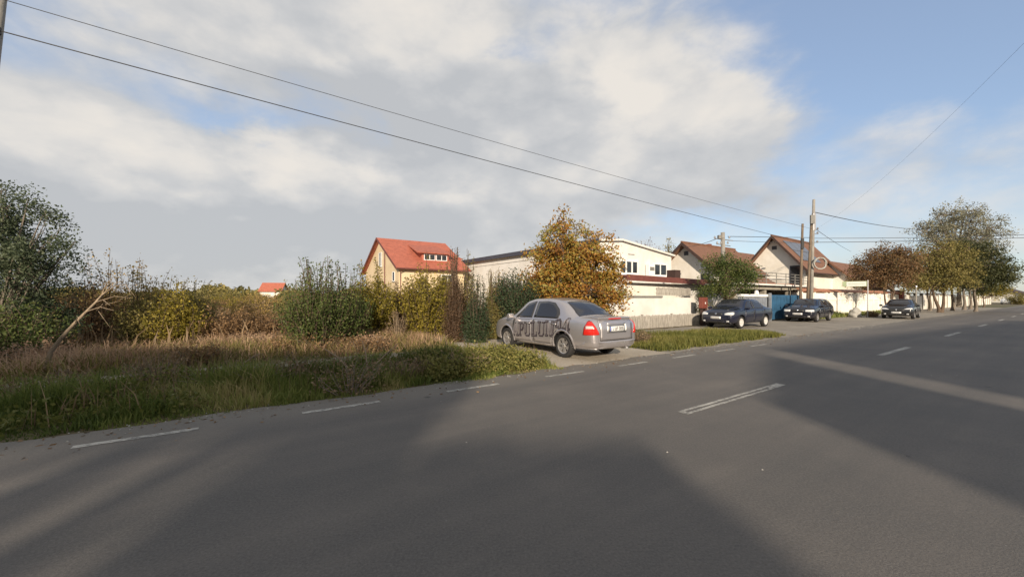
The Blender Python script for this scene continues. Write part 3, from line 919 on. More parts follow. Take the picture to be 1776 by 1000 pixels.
# --- flat roofed carport with a terrace rail, and the gates under it
def carport():
    h = thing('carport', 'flat roofed beige carport with a railed terrace on top between gate and houses', 'carport', rd(25.5, 12.0), TH)
    Ln = 12.4
    MB().box(0, Ln, .2, 5.0, 2.05, 2.32).build('beam', M['beige_beam'], h)
    MB().box(-.25, Ln + .25, -.12, 5.2, 2.323, 2.43).build('roof', M['white_wall'], h)
    for x in (.1, 4.2, 8.2, Ln - .4):
        MB().box(x, x + .3, .3, .6, -.1, 2.048).build('pillar', M['beige_beam'], h)
    MB().box(0, Ln, 4.7, 4.99, -.1, 2.048).build('back_wall', M['beige_beam'], h)
    ra = MB()
    for z in (2.62, 2.82, 3.02, 3.22):
        ra.tube([(1.2, .25, z), (Ln, .25, z)], .026, 6)
    ro = ra.build('terrace_rail', M['grey_rail'], h)
    for i in range(8):
        x = 1.2 + i * (Ln - 1.2) / 7
        po = MB(); po.tube([(x, .27, 2.432), (x, .27, 3.26)], .03, 6)
        po.build('rail_post', M['grey_rail'], ro)
    g = thing('blue_gate', 'blue painted sheet metal gate behind the dark parked cars', 'gate', rd(28.6, 11.45), TH)
    for i in range(2):
        x = i * 2.42
        m = MB(); m.box(x, x + 2.38, 0, .03, .08, 1.68)
        for k in range(11): m.box(x + .05 + k * .22, x + .11 + k * .22, -.022, -.001, .12, 1.64)
        lf = m.build('gate_leaf', M['blue_gate'], g)
        for zz in (.10, 1.5):
            m = MB(); m.box(x, x + 2.38, .032, .07, zz, zz + .08); m.build('crossbar', M['blue_gate'], lf)
    m = MB(); m.box(-.14, -.02, -.04, .1, -.1, 1.8); m.build('gate_post', M['shutter_grey'], g)
    m = MB(); m.box(4.84, 4.98, -.04, .1, -.1, 1.8); m.build('gate_post', M['shutter_grey'], g)
    g = thing('grey_gate', 'grey blue metal gate under a white bar left of the blue gate', 'gate', rd(24.6, 11.6), TH)
    m = MB(); m.box(0, 3.8, 0, .03, .08, 1.52)
    for k in range(16): m.box(.05 + k * .235, .13 + k * .235, -.02, -.001, .1, 1.5)
    m.build('gate_leaf', M['shutter_grey'], g)
    m = MB(); m.box(-.3, 3.9, -.03, .06, 1.56, 1.72); m.build('top_bar', M['frame_white'], g)
    m = MB(); m.lathe([(0, 1.72), (.14, 1.72), (.14, 1.8), (.09, 1.95), (0, 1.98)], 12, 'z', (2.3, 0, 0)); m.build('lamp', M['frame_white'], g)
    m = MB(); m.box(-.34, -.2, -.04, .1, -.1, 1.9); m.build('gate_post', M['cream_wall'], g)
carport()
# --- the long white street fence
def street_fence():
    h = thing('street_fence', 'bright white street fence with terracotta coping behind the parked estate car', 'fence', rd(34.0, 11.6), TH)
    n = 11
    for i in range(n):
        x = i * 2.5
        m = MB(); m.box(x + .13, x + 2.5 - .13, .02, .14, -.1, 1.86); p = m.build('panel', M['fence_white'], h)
        m = MB(); m.box(x + .13, x + 2.37, -.03, .019, 1.30, 1.36); m.build('rail', M['fence_white'], p)
        m = MB(); m.box(x - .12, x + .12, -.04, .2, -.1, 1.98); m.build('post', M['fence_white'], h)
    m = MB(); m.slab([(-.1, -.12, 2.0), (n * 2.5, -.12, 2.0), (n * 2.5, .3, 2.22), (-.1, .3, 2.22)], .06)
    m.build('coping', M['terracotta'], h)
    h = thing('brick_pillar', 'reddish brown gate pillar between the white fence and the cream fence', 'pillar', rd(61.8, 11.6), TH)
    MB().box(0, .8, -.25, .5, -.1, 2.25).build('shaft', M['meter_red'], h, bevel=.02)
    MB().box(-.08, .88, -.33, .58, 2.252, 2.36).build('cap', M['concrete'], h, bevel=.02)
    h = thing('cream_fence', 'long cream fence running under the dark trees towards the end of the road', 'fence', rd(63, 11.6), TH)
    for i in range(24):
        x = i * 3.4
        m = MB(); m.box(x + .17, x + 3.23, .02, .16, -.1, 1.75 + .1 * (i % 3 == 0)); m.build('panel', M['cream_wall'], h)
        m = MB(); m.box(x - .16, x + .16, -.05, .24, -.1, 2.0); m.build('post', M['beige_beam'], h)
    m = MB(); m.box(0, 24, -.08, .3, 2.003, 2.09); m.build('coping', M['brown_trim'], h)
    # outbuilding roof behind the white fence
    h = thing('low_barn', 'low barn with terracotta roof rising just behind the white street fence', 'barn', rd(38, 13.4), TH)
    MB().box(0, 9, .3, 3.2, -.1, 2.05).build('wall', M['cream_wall'], h)
    m = MB(); m.slab([(-.2, 0, 2.10), (9.2, 0, 2.10), (9.2, 3.5, 2.9), (-.2, 3.5, 2.9)], .1); m.build('roof', M['terracotta'], h)
street_fence()
# --- far buildings
def far_house(name, label, x, y, rz, Lx, half, ev, ri, wall, roof, win=True):
    h = thing(name, label, 'house', (x, y, 0), rz)
    gable_walls(0, Lx, 0, half, ev, ri).build('wall', M[wall], h)
    gable_roof(0, Lx, 0, half, ev, ri, .5, .5, .5).build('roof', M[roof], h)
    if win:
        for i in range(int(Lx // 3)):
            window(h, 1 + i * 3, 2.2 + i * 3, 1, 2.3, -half, 2)
    return h
x, y = at(458, 130)
far_house('distant_house', 'small distant house with a red roof far across the scrub', x, y, R(10), 6, 3, 3.9, 6.4, 'cream_wall', 'red_roof')
x, y = at(1741, 125)
far_house('roadside_house', 'distant dark roofed house at the far end of the road', x, y, R(25), 8, 4, 2.6, 4.3, 'cream_wall', 'brown_trim')
x, y = at(1772, 128)
far_house('pale_house', 'small pale house at the end of the road beside the dark roofed one', x, y, R(25), 8, 3, 2.2, 3.4, 'white_wall', 'brown_roof')

# ------------------------------------------------------------------ poles and wires
def tapered(name, label, p0, p1, r0, r1, m, cat='pole', k=10):
    h = thing(name, label, cat, p0)
    d = Vector(p1) - Vector(p0)
    mb = MB(); mb.tube([(0, 0, -.1), tuple(d * .5), tuple(d)], [r0, (r0 + r1) / 2, r1], k)
    mb.build('shaft', m, h, True)
    return h, d
def at3(px, py, Z):
    return Vector(((px - 888) / FPX * Z, Z, HC - (py - 516) / FPX * Z))
PZ = 27.4
pb = at3(1406, 516 + HC * FPX / PZ, PZ); pt = at3(1411.5, 346, PZ)
main, d = tapered('utility_pole', 'tall concrete utility pole with a pale cable coil hanging on it', pb, pt, .125, .085, M['concrete'])
m = MB(); m.box(-.16, .12, -.24, -.115, 6.55, 7.15); m.build('junction_box', M['grey_rail'], main, bevel=.02)
m = MB(); m.box(.12, .30, -.1, .1, 6.1, 7.3); m.build('street_lamp_arm', M['steel'], main, bevel=.03)
for z in (5.3, 5.9, 6.2):
    m = MB(); m.tube([(-.25 + z * .03, 0, z), (.35 + z * .03, 0, z)], .025, 6); m.lathe([(0, 0), (.05, 0), (.06, .06), (.03, .12), (0, .12)], 10, 'z', (.3 + z * .03, 0, z + .02)); m.build('insulator', M['steel'], main)
co = thing('cable_coil', 'pale round coil of spare cable hung on the concrete pole', 'cable coil', at3(1422.5, 456.5, PZ - .35))
cm = MB()
for j in range(7):
    n = 40; rr = .39 + random.uniform(-.045, .045); ph = random.uniform(0, 6)
    a = [(rr * math.cos(2 * PI * i / n), random.uniform(-.03, .03) + .04 * math.sin(ph + i * .3), rr * .95 * math.sin(2 * PI * i / n)) for i in range(n)]
    cm.tube(a + [a[0]], .022, 6, cap=False)
cm.build('loops', M['coil'], co, True)
m = MB(); m.tube([(-.36, .05, .05), (-.52, .3, .02)], .015, 5); m.build('hook', M['steel'], co)
pb2 = at3(1399, 516 + HC * FPX / (PZ - .2), PZ - .2)
tapered('brace_pole', 'brownish leaning brace pole propped against the concrete utility pole', pb2, at3(1407.5, 380, PZ + .05), .10, .075, M['pole_wood'])
wp, d = tapered('wooden_pole', 'shorter weathered wooden pole standing left of the concrete pole', at3(1387, 516 + HC * FPX / 26.6, 26.6), at3(1392, 388, 26.6), .095, .07, M['pole_wood'])
m = MB(); m.box(.0, .18, -.16, -.08, 4.75, 5.45); m.build('dark_box', M['plastic'], wp)
gp, d = tapered('service_pole', 'pale service pole wrapped in greenery above the small green tree', at3(1256, 516 + HC * FPX / 25.5, 25.5), at3(1253.5, 403, 25.5), .15, .12, M['concrete'])
m = MB()
for z, w_ in ((5.2, .55), (4.85, .4)):
    m.tube([(-w_ - .1, 0, z + .1), (w_, 0, z - .05)], .03, 6)
    for x in (-w_, -w_ * .4, w_ * .7):
        m.lathe([(0, 0), (.05, .0), (.06, .07), (.03, .15), (0, .15)], 8, 'z', (x - .05, 0, z + .1))
m.build('crossarm', M['steel'], gp)
m = MB(); m.box(-.4, -.22, -.1, .1, 5.25, 5.5); m.build('lamp_head', M['grey_rail'], gp, bevel=.02)
np_base = Vector((-9.60, 6.87, 0))
npole, d = tapered('near_pole', 'grey concrete pole at the edge of the view carrying the two long wires', np_base, np_base + Vector((.945, 0, 8.3)), .09, .075, M['concrete'])
m = MB(); m.tube([(.69, -.06, 6.1), (.78, -.05, 6.12)], .03, 6); m.lathe([(0, 0), (.05, 0), (.05, .12), (0, .12)], 8, 'z', (.77, -.05, 6.02)); m.build('bracket', M['plastic'], npole)
def wire(name, label, a, b, sag, r, grp=None):
    a, b = Vector(a), Vector(b)
    pts = []
    for i in range(33):
        u = i / 32
        p = a.lerp(b, u); p.z -= sag * 4 * u * (1 - u)
        pts.append(tuple(p))
    mb = MB(); mb.tube(pts, r, 5)
    return tag(mb.build(name, M['wire'], None, True), label, 'wire', grp)
nz = np_base
wire('power_cable', 'thick black cable strung from the near pole to the concrete utility pole', (nz.x + .78, nz.y - .05, 6.08), at3(1407, 424, PZ), .06, .0105)
wire('thin_wire', 'thin wire running above the thick cable across the whole sky', at3(4, -1, 6.87), at3(1409, 397, PZ), .12, .007)
wire('service_wire', 'wire from the service pole down to the smaller tiled house', at3(1245, 413, 25.5), at3(1190, 428, 36), .1, .018)
wire('pole_wire', 'wire between the service pole and the concrete utility pole', at3(1262, 410, 25.5), at3(1406, 412, PZ), .0, .018)
wire('slack_wire', 'lower slack wire between the service pole and the concrete utility pole', at3(1262, 417, 25.5), at3(1406, 420, PZ), .05, .012)
wire('street_wire', 'upper wire leaving the concrete pole towards the reddish tree', at3(1413, 368, PZ), at3(1600, 398, 52), .25, .026)
wire('crossing_wire', 'wire leaving the concrete pole over the road, upper of a close pair', at3(1412, 413, PZ), (39, 27, 5.95), .12, .016)
wire('crossing_cable', 'wire leaving the concrete pole over the road, lower of a close pair', at3(1412, 420, PZ), (39, 27, 5.75), .10, .018)
wire('house_wire', 'thin wire sloping from the concrete pole behind the tiled roof', at3(1413, 396, PZ), at3(1476, 436, 60), .1, .016)
wire('overhead_wire', 'faint thin wire rising steeply into the blue sky above the road', at3(1409, 400, PZ), (9.7, 6.0, 7.35), .55, .0022)

# --- street sign
def sign():
    x, y = at(1505, 30.5)
    h = thing('street_sign', 'pale street sign with a green border on a thin post by the white fence', 'sign', (x, y, 0), R(-38))
    m = MB(); m.tube([(0, 0, -.1), (0, 0, 2.85)], .04, 8); m.build('post', M['steel'], h)
    m = MB(); m.box(-1.5, -.05, -.03, .0, 2.36, 2.78); b = m.build('board', M['sign_green'], h, bevel=.01)
    m = MB(); m.box(-1.25, -.10, -.036, -.031, 2.40, 2.74); m.build('panel', M['sign_white'], b)
    m = MB(); m.box(-1.14, -.18, -.040, -.0365, 2.55, 2.585); m.build('bar', M['sign_green'], b)
sign()
def fence_post():
    x, y = at(1589, 37)
    h = thing('thin_post', 'thin pale post standing behind the rear of the charcoal car', 'post', (x, y, 0))
    m = MB(); m.tube([(0, 0, -.1), (0, 0, 2.5)], .05, 8); m.build('shaft', M['concrete'], h)
    m = MB(); m.lathe([(0, 2.5), (.09, 2.5), (.07, 2.62), (0, 2.66)], 8); m.build('cap', M['steel'], h)
fence_post()
def boulder():
    x, y = at(1483, 31)
    bm = bmesh.new()
    bmesh.ops.create_icosphere(bm, subdivisions=4, radius=1)
    for v in bm.verts:
        c = v.co
        k = 1 + .10 * math.sin(c.x * 4 + 1) * math.cos(c.y * 3) + .07 * math.sin(c.z * 7 + c.x * 5)
        v.co = Vector((c.x * .42 * k, c.y * .35 * k, max(-.1, c.z * .52 * k + .12)))
    me = bpy.data.meshes.new('boulder'); bm.to_mesh(me); bm.free()
    o = link('boulder', me, M['rock'], None, True)
    o.location = (x, y, .05)
    tag(o, 'pale rounded stone lying at the foot of the white fence', 'stone')
boulder()

# ------------------------------------------------------------------ cars
def pchip(xk, yk, x):
    xk = np.asarray(xk, float); yk = np.asarray(yk, float)
    h = np.diff(xk); dl = np.diff(yk) / h
    d = np.zeros_like(yk)
    for i in range(1, len(xk) - 1):
        if dl[i - 1] * dl[i] > 0:
            w1 = 2 * h[i] + h[i - 1]; w2 = h[i] + 2 * h[i - 1]
            d[i] = (w1 + w2) / (w1 / dl[i - 1] + w2 / dl[i])
    d[0], d[-1] = dl[0], dl[-1]
    i = np.clip(np.searchsorted(xk, x) - 1, 0, len(h) - 1)
    u = (x - xk[i]) / h[i]
    return (yk[i] * (1 + 2 * u) * (1 - u) ** 2 + d[i] * h[i] * u * (1 - u) ** 2 + yk[i + 1] * u * u * (3 - 2 * u) + d[i + 1] * h[i] * u * u * (u - 1))
class Car:
    """x forward, y to the left, z up; origin on the ground midway between the axles"""
    def __init__(self, name, label, pos, heading, spec):
        self.sp = spec
        self.root = thing(name, label, 'car', (pos[0], pos[1], .0), heading, spec.get('group'))
        self.paint = M[spec['paint']]
        self.body()
        self.details()
    def section(self, r):
        x, w, wt, zl, zb, zt = r
        roof = zt - zb
        crown = min(.05, roof * .25)
        zm = zl + (zb - zl) * .5
        P = [(0, zl), (w * .80, zl), (w * .94, zl + (zb - zl) * .10), (w * .985, zl + (zb - zl) * .28), (w, zm), (w * .995, zl + (zb - zl) * .75), (w * .975, zb - .02),
             (w * .955, zb), ]
        if roof > .25:
            P += [(wt + (w * .955 - wt) * .52, zb + (roof - crown) * .5), (wt + .035, zt - crown - .055), (wt - .035, zt - crown * .75), (wt * .6, zt - crown * .22), (0, zt)]
        else:
            a = w * .955
            P += [(a + (wt - a) * .35, zb + (roof) * .30), (a + (wt - a) * .7, zb + roof * .52), (wt * .97, zb + roof * .72), (wt * .6, zt - roof * .10), (0, zt)]
        return P
    def body(self):
        S = np.array(self.sp['prof'], float)
        x0, x1 = S[0, 0], S[-1, 0]
        n = 84
        xs = np.unique(np.concatenate([np.linspace(x0, x1, n), x0 + np.array([.01, .03, .06, .1]), x1 - np.array([.01, .03, .06, .1])]))
        rows = np.stack([xs] + [pchip(S[:, 0], S[:, k], xs) for k in range(1, 6)], 1)
        sec = []
        for r in rows:
            P = np.array(self.section(r))
            # dense, rounded section
            u = np.arange(len(P)); uu = np.linspace(0, len(P) - 1, 44)
            yy = pchip(u, P[:, 0], uu) if False else np.interp(uu, u, P[:, 0]); zz = np.interp(uu, u, P[:, 1])
            for _ in range(2):
                yy[1:-1] = .25 * yy[:-2] + .5 * yy[1:-1] + .25 * yy[2:]; zz[1:-1] = .25 * zz[:-2] + .5 * zz[1:-1] + .25 * zz[2:]
            sec.append(np.stack([np.full(44, r[0]), yy, zz], 1))
        sec = np.array(sec)
        ns, m = sec.shape[:2]
        full = np.concatenate([sec, sec[:, -2:0:-1] * np.array([1, -1, 1])], 1)
        k = full.shape[1]
        vs = full.reshape(-1, 3)
        fs = []
        for i in range(ns - 1):
            for j in range(k):
                j2 = (j + 1) % k
                fs.append((i * k + j, (i + 1) * k + j, (i + 1) * k + j2, i * k + j2))
        fs.append(tuple(range(k))); fs.append(tuple((ns - 1) * k + j for j in range(k - 1, -1, -1)))
        mb = MB(); mb.add(vs, fs)
        o = mb.build('body', [self.paint, M['black']], self.root, True)
        bm = bmesh.new(); bm.from_mesh(o.data)
        self.bvh = BVHTree.FromBMesh(bm); bm.free()
        # wheel arches cut out of the shell
        cut = MB()
        wb, ra = self.sp['wb'] / 2, self.sp['wr'] + .055
        for x in (-wb, wb):
            for sd in (-1, 1):
                a, b = sorted((sd * .5, sd * 1.2))
                cut.lathe([(0, a), (ra, a), (ra, b), (0, b)], 36, 'y', (x, 0, self.sp['wr'] + .02), 1)
        c = cut.build('cutter', [self.paint, M['black']])
        bpy.context.view_layer.update()
        c.matrix_world = self.root.matrix_world
        o.matrix_parent_inverse = Matrix.Identity(4)
        bo = o.modifiers.new('arch', 'BOOLEAN'); bo.operation = 'DIFFERENCE'; bo.object = c; bo.solver = 'EXACT'
        bpy.context.view_layer.update()
        dg = bpy.context.evaluated_depsgraph_get()
        me = bpy.data.meshes.new_from_object(o.evaluated_get(dg))
        o.modifiers.clear()
        o.data = me
        bpy.data.objects.remove(c)
        bm = bmesh.new(); bm.from_mesh(me)
        for e in bm.edges:
            if len(e.link_faces) == 2 and e.calc_face_angle(0) > .7: e.smooth = False
        bm.to_mesh(me); bm.free()
        self.body_o = o
    # ---- patches that follow the skin
    def patch(self, name, poly, view, off, mat, parent=None, rings=5, smooth=True, skirt=.012, into=None):
        """poly: outline in a side view ('L','R': x,z), end view ('F','B': y,z), top ('T': x,y) or oblique (angle in degrees)"""
        mb = into or MB()
        if isinstance(view, tuple):        # (angle, pitch): looking along direction from that side
            a = R(view[0]); out = Vector((math.cos(a), math.sin(a), 0)); U = Vector((-math.sin(a), math.cos(a), 0)); V = Vector((0, 0, 1))
            if len(view) > 1:
                out = (out * math.cos(R(view[1])) + V * math.sin(R(view[1]))).normalized()
        else:
            out, U, V = {'L': (Vector((0, 1, 0)), Vector((1, 0, 0)), Vector((0, 0, 1))), 'R': (Vector((0, -1, 0)), Vector((1, 0, 0)), Vector((0, 0, 1))),
                         'F': (Vector((1, 0, 0)), Vector((0, 1, 0)), Vector((0, 0, 1))), 'B': (Vector((-1, 0, 0)), Vector((0, 1, 0)), Vector((0, 0, 1))),
                         'T': (Vector((0, 0, 1)), Vector((1, 0, 0)), Vector((0, 1, 0)))}[view]
        poly = [np.array(p, float) for p in poly]
        dense = []
        for i, p in enumerate(poly):
            q = poly[(i + 1) % len(poly)]
            kk = max(1, int(np.linalg.norm(q - p) / .05))
            for j in range(kk): dense.append(p + (q - p) * j / kk)
        dense = np.array(dense); c = dense.mean(0); n = len(dense)
        def hit(p, o_):
            org = U * p[0] + V * p[1] + out * 6
            h = self.bvh.ray_cast(org, -out, 12)
            if h[0] is None: return None
            nn = h[1]
            if nn.dot(out) < 0: nn = -nn
            return h[0] + nn * o_
        last = None; vs = []
        rows = [(1.0, off - skirt)] + [(1 - i / rings, off) for i in range(rings)]
        for f, o_ in rows:
            for p in dense:
                q = c + (p - c) * f
                hh = hit(q, o_)
                k = 0
                while hh is None and k < 30:
                    q = q + (c - q) * .08; hh = hit(q, o_); k += 1
                vs.append(hh if hh is not None else Vector((0, 0, .5)))
        cc = hit(c, off) or vs[-1]
        vs.append(cc)
        fs = []
        for r_ in range(len(rows) - 1):
            for i in range(n):
                i2 = (i + 1) % n
                fs.append((r_ * n + i, r_ * n + i2, (r_ + 1) * n + i2, (r_ + 1) * n + i))
        b = (len(rows) - 1) * n
        for i in range(n): fs.append((b + i, b + (i + 1) % n, len(vs) - 1))
        mb.add(vs, fs)
        if into is not None: return mb
        return mb.build(name, mat, parent or self.root, smooth)
    def wheel(self, x, side):
        sp = self.sp; r = sp['wr']; w = .19
        yo = side * (sp['track'] / 2)
        wh = thing('wheel', None, None, (x, yo, r)); wh.parent = self.root
        def prof(pts): return [(a, side * b) for a, b in pts]
        t = MB(); t.lathe(prof([(r * .66, -.09), (r * .93, -.095), (r * .99, -.07), (r, 0), (r * .99, .06), (r * .94, .088), (r * .80, .095), (r * .66, .08)]), 36, 'y', closed=True)
        t.build('tyre', M['rubber'], wh, True)
        m = MB()
        m.lathe(prof([(r * .66, .07), (r * .655, .085), (r * .60, .075), (r * .58, .03), (r * .55, -.02)]), 36, 'y')
        sp_n = sp.get('spokes', 6)
        for i in range(sp_n):
            a = 2 * PI * i / sp_n + .3
            ca, sa = math.cos(a), math.sin(a)
            def pt(rr, tt, yy): return (rr * ca - tt * sa, side * yy, rr * sa + tt * ca)
            h0, h1 = .028, .042
            A = [pt(.03, -h0, .06), pt(.03, h0, .06), pt(r * .61, h1, .078), pt(r * .61, -h1, .078)]
            Bk = [pt(.03, -h0, .03), pt(.03, h0, .03), pt(r * .61, h1, .045), pt(r * .61, -h1, .045)]
            m.add(A + Bk, [(0, 1, 2, 3), (7, 6, 5, 4), (0, 4, 5, 1), (1, 5, 6, 2), (2, 6, 7, 3), (3, 7, 4, 0)])
        m.lathe(prof([(0, .082), (.045, .082), (.06, .07), (.06, .03)]), 20, 'y')
        m.build('rim', M[sp.get('rim', 'alloy')], wh, False)
        b = MB(); b.lathe(prof([(0, -.01), (r * .56, -.01), (r * .57, -.05), (0, -.05)]), 24, 'y'); b.build('brake_disc', M['black'], wh)
    def details(self):
        sp = self.sp
        wb = sp['wb'] / 2
        for x in (-wb, wb):
            for sd in (-1, 1): self.wheel(x, sd)
        glass = M['car_glass']
        for sd in ('L', 'R'):
            doors = []
            for poly, hx, hz in sp['doors']:
                g = MB()
                cx = sum(p[0] for p in poly) / len(poly); cz = sum(p[1] for p in poly) / len(poly)
                big = [(p[0] + (.012 if p[0] > cx else -.012), p[1] + (.012 if p[1] > cz else -.012)) for p in poly]
                d = self.patch('door', poly, sd, .0055, self.paint, skirt=.006)
                self.patch('door_gap', big, sd, .0025, M['seam'], d, skirt=.004)
                self.patch('handle', [(hx - .09, hz - .015), (hx + .09, hz - .012), (hx + .09, hz + .018), (hx - .09, hz + .015)], sd, .034, self.paint, d, rings=2, skirt=.03)
                doors.append(d)
            for poly in sp['side_glass']:
                wf = self.patch('side_window', poly, sd, .005, glass, rings=4, skirt=.006)
                # rubber seal ring
                big = []
                cx = sum(p[0] for p in poly) / len(poly); cz = sum(p[1] for p in poly) / len(poly)
                for p in poly:
                    v = Vector((p[0] - cx, p[1] - cz)); v = v + v.normalized() * .022
                    big.append((cx + v.x, cz + v.y))
                self.patch('window_seal', big, sd, .0035, M['plastic'], wf, skirt=.005)
            s_ = 1 if sd == 'L' else -1
            mx, mz = sp['mirror']
            m = MB()
            yb = s_ * (sp['hw'] - .04)
            m.prism([(mx - .02, mz - .05), (mx + .10, mz - .06), (mx + .13, mz + .01), (mx + .06, mz + .08), (mx - .02, mz + .08)], 'y', min(yb + s_ * .05, yb + s_ * .22), max(yb + s_ * .05, yb + s_ * .22))
            m.box(mx, mx + .07, min(yb - s_ * .06, yb + s_ * .051), max(yb - s_ * .06, yb + s_ * .051), mz - .055, mz - .02)
            mo = m.build('mirror', M[sp.get('mirror_mat', sp['paint'])], self.root, False, .02)
            self.patch('sill_trim', sp['sill'], sd, .008, M['plastic'] if sp.get('dark_sill') else self.paint, rings=2)
            if 'rub' in sp:
                self.patch('side_moulding', sp['rub'], sd, .016, self.paint, rings=2, skirt=.02)
        for poly in sp.get('windscreen', []):
            self.patch('windscreen', poly, (0, 35), .005, glass, rings=8)
        for poly in sp.get('rear_glass', []):
            rg = self.patch('rear_window', poly, (180, 35), .005, glass, rings=8)
        for nm, poly, view, off, mt, par in sp.get('extra', []):
            self.patch(nm, poly, view, off, M[mt], None, rings=3)

def mirror_poly(p): return [(-a, b) for a, b in p]
# ---- the silver saloon
silver_spec = dict(
    paint='silver', wb=2.48, wr=.298, track=1.47, hw=.855, spokes=6, rim='alloy', mirror=(.84, .96), group=None,
    prof=[(-2.25, .62, .50, .40, .70, .78), (-2.235, .70, .54, .34, .76, .86), (-2.19, .765, .575, .29, .85, .965), (-2.10, .805, .60, .27, .905, 1.015), (-1.9, .83, .615, .25, .935, 1.035),
          (-1.66, .848, .62, .24, .95, 1.055), (-1.40, .853, .60, .23, .95, 1.20), (-1.05, .855, .565, .22, .945, 1.385), (-.8, .855, .56, .21, .94, 1.455), (-.35, .855, .575, .205, .93, 1.50), (.15, .855, .58, .20, .92, 1.495),
          (.45, .855, .575, .20, .915, 1.45), (.8, .855, .58, .20, .905, 1.27), (1.18, .85, .60, .20, .895, 1.035), (1.5, .835, .60, .21, .865, .985), (1.8, .80, .56, .22, .80, .90), (1.97, .74, .50, .25, .70, .79), (2.04, .66, .44, .30, .62, .70), (2.06, .58, .40, .36, .56, .63)],
    doors=[([(.02, .30), (.88, .30), (.92, .55), (.86, .885), (.02, .90)], .16, .80), ([(-.05, .30), (-.05, .905), (-1.16, .915), (-1.18, .80), (-.98, .66), (-.86, .50), (-.80, .30)], -.93, .83)],
    side_glass=[[(.05, .965), (.80, .945), (.74, 1.02), (.38, 1.31), (.10, 1.385), (.05, 1.385)],
                [(-.05, .97), (-.05, 1.385), (-.42, 1.39), (-.70, 1.345), (-.93, 1.20), (-1.02, 1.08), (-1.02, 1.0), (-.96, .975)]],
    sill=[(-.86, .235), (.86, .235), (.86, .30), (-.86, .30)],
    windscreen=[[(-.56, .15), (.56, .15), (.48, .80), (-.48, .80)]],
    rear_glass=[],
    extra=[])
silver_pos = (1.235, 11.45)
car = Car('silver_saloon', 'silver saloon car nosed in off the road with big dark lettering along its side', silver_pos, math.atan2(.818, -.575), silver_spec)
def finish_silver(c):
    # rear window seen from above and behind
    c.patch('rear_window', [(-1.60, -.60), (-1.60, .60), (-1.06, .47), (-.985, .44), (-.985, -.44), (-1.06, -.47)], 'T', .006, M['car_glass'], rings=10)
    # boot lid with its gap
    lid = [(-.56, .50), (.56, .50), (.56, .70), (.585, .93), (.45, .97), (-.45, .97), (-.585, .93), (-.56, .70)]
    b = c.patch('boot_lid', lid, 'B', .006, c.paint, rings=6, skirt=.008)
    c.patch('boot_gap', [(-.575, .485), (.575, .485), (.575, .70), (.60, .94), (.46, .985), (-.46, .985), (-.60, .94), (-.575, .70)], 'B', .0025, M['seam'], b, rings=6)
    # spoiler lip and brake light
    m = MB()
    m.prism([(-2.165, .94), (-1.96, 1.015), (-1.96, 1.036), (-2.12, 1.034), (-2.195, 1.018)], 'y', -.565, .565)
    sp_ = m.build('boot_spoiler', c.paint, b, False, .012)
    m = MB(); m.box(-2.197, -2.186, -.22, .22, .985, 1.010); m.build('brake_light', M['red_lens'], sp_)
    # plate recess, plate, chrome bar
    rc = c.patch('plate_recess', [(-.34, .655), (.34, .655), (.34, .855), (-.34, .855)], 'B', .009, M['steel'], b, rings=3)
    c.patch('plate_holder', [(-.29, .685), (.29, .685), (.29, .83), (-.29, .83)], 'B', .013, M['plastic'], rc, rings=3)
    pl = c.patch('number_plate', [(-.26, .70), (.26, .70), (.26, .815), (-.26, .815)], 'B', .020, M['plate'], rc, rings=3)
    c.patch('plate_band', [(.215, .702), (.258, .702), (.258, .813), (.215, .813)], 'B', .0225, M['plate_blue'], pl, rings=2)
    ink = MB()
    x = .17
    for wd, gap in ((.05, .06), (.0, .03), (.045, .055), (.045, .055), (.0, .03), (.045, .055), (.045, .055), (.045, .05)):
        if wd:
            for (a0, a1, z0, z1) in ((0, wd * .3, .72, .795), (wd * .3, wd, .72, .733), (wd * .3, wd, .782, .795), (wd * .7, wd, .735, .78)):
                if random.random() < .85:
                    c.patch('ink', [(x - a1, z0), (x - a0, z0), (x - a0, z1), (x - a1, z1)], 'B', .0235, None, rings=1, into=ink, skirt=.002)
        x -= gap
    ink.build('plate_characters', M['plate_ink'], pl)
    c.patch('handle_strip', [(-.33, .865), (.33, .865), (.33, .89), (-.33, .89)], 'B', .02, M['silver'], b, rings=2)
    c.patch('white_sticker', [(-.34, .70), (-.285, .70), (-.285, .86), (-.34, .86)], 'B', .024, M['frame_white'], b, rings=2)
    # bumper seam, model script badge, lower lip
    c.patch('bumper_gap', [(-.78, .475), (.78, .475), (.78, .487), (-.78, .487)], 'B', .004, M['seam'], rings=1)
    bp = c.patch('bumper', [(-.80, .30), (.80, .30), (.81, .465), (-.81, .465)], 'B', .018, c.paint, rings=4, skirt=.02)
    tx = MB(); x = .02
    for wd in (.035, .03, .035, .03, .035, .03):
        c.patch('ink', [(x - wd, .405), (x, .405), (x, .432), (x - wd, .432)], 'B', .021, None, rings=1, into=tx, skirt=.002); x -= wd + .014
    c.patch('ink', [(x - .06, .41), (x - .035, .41), (x - .035, .43), (x - .06, .43)], 'B', .021, None, rings=1, into=tx, skirt=.002)
    tx.build('script_badge', M['grey_rail'], bp)
    for sd in (1, -1):
        ang = 180 - sd * 38
        # triangular tail lamp round the corner, seen along the diagonal: U axis runs along the rear
        a = R(ang); U = Vector((-math.sin(a), math.cos(a)))
        cu = U.x * -2.06 + U.y * sd * .70
        k = -1 if U.y * sd < 0 else 1
        def tri(pts): return [(cu + k * p[0], p[1]) for p in pts]
        tl = c.patch('tail_lamp', tri([(-.19, .635), (.175, .62), (.15, .80), (.085, .925), (.03, .955), (-.02, .935), (-.10, .82), (-.17, .70)]), (ang,), .012, M['red_lens'], rings=5, skirt=.016)
        c.patch('indicator', tri([(-.075, .775), (.13, .765), (.11, .835), (-.035, .835)]), (ang,), .0155, M['pale_lens'], tl, rings=3)
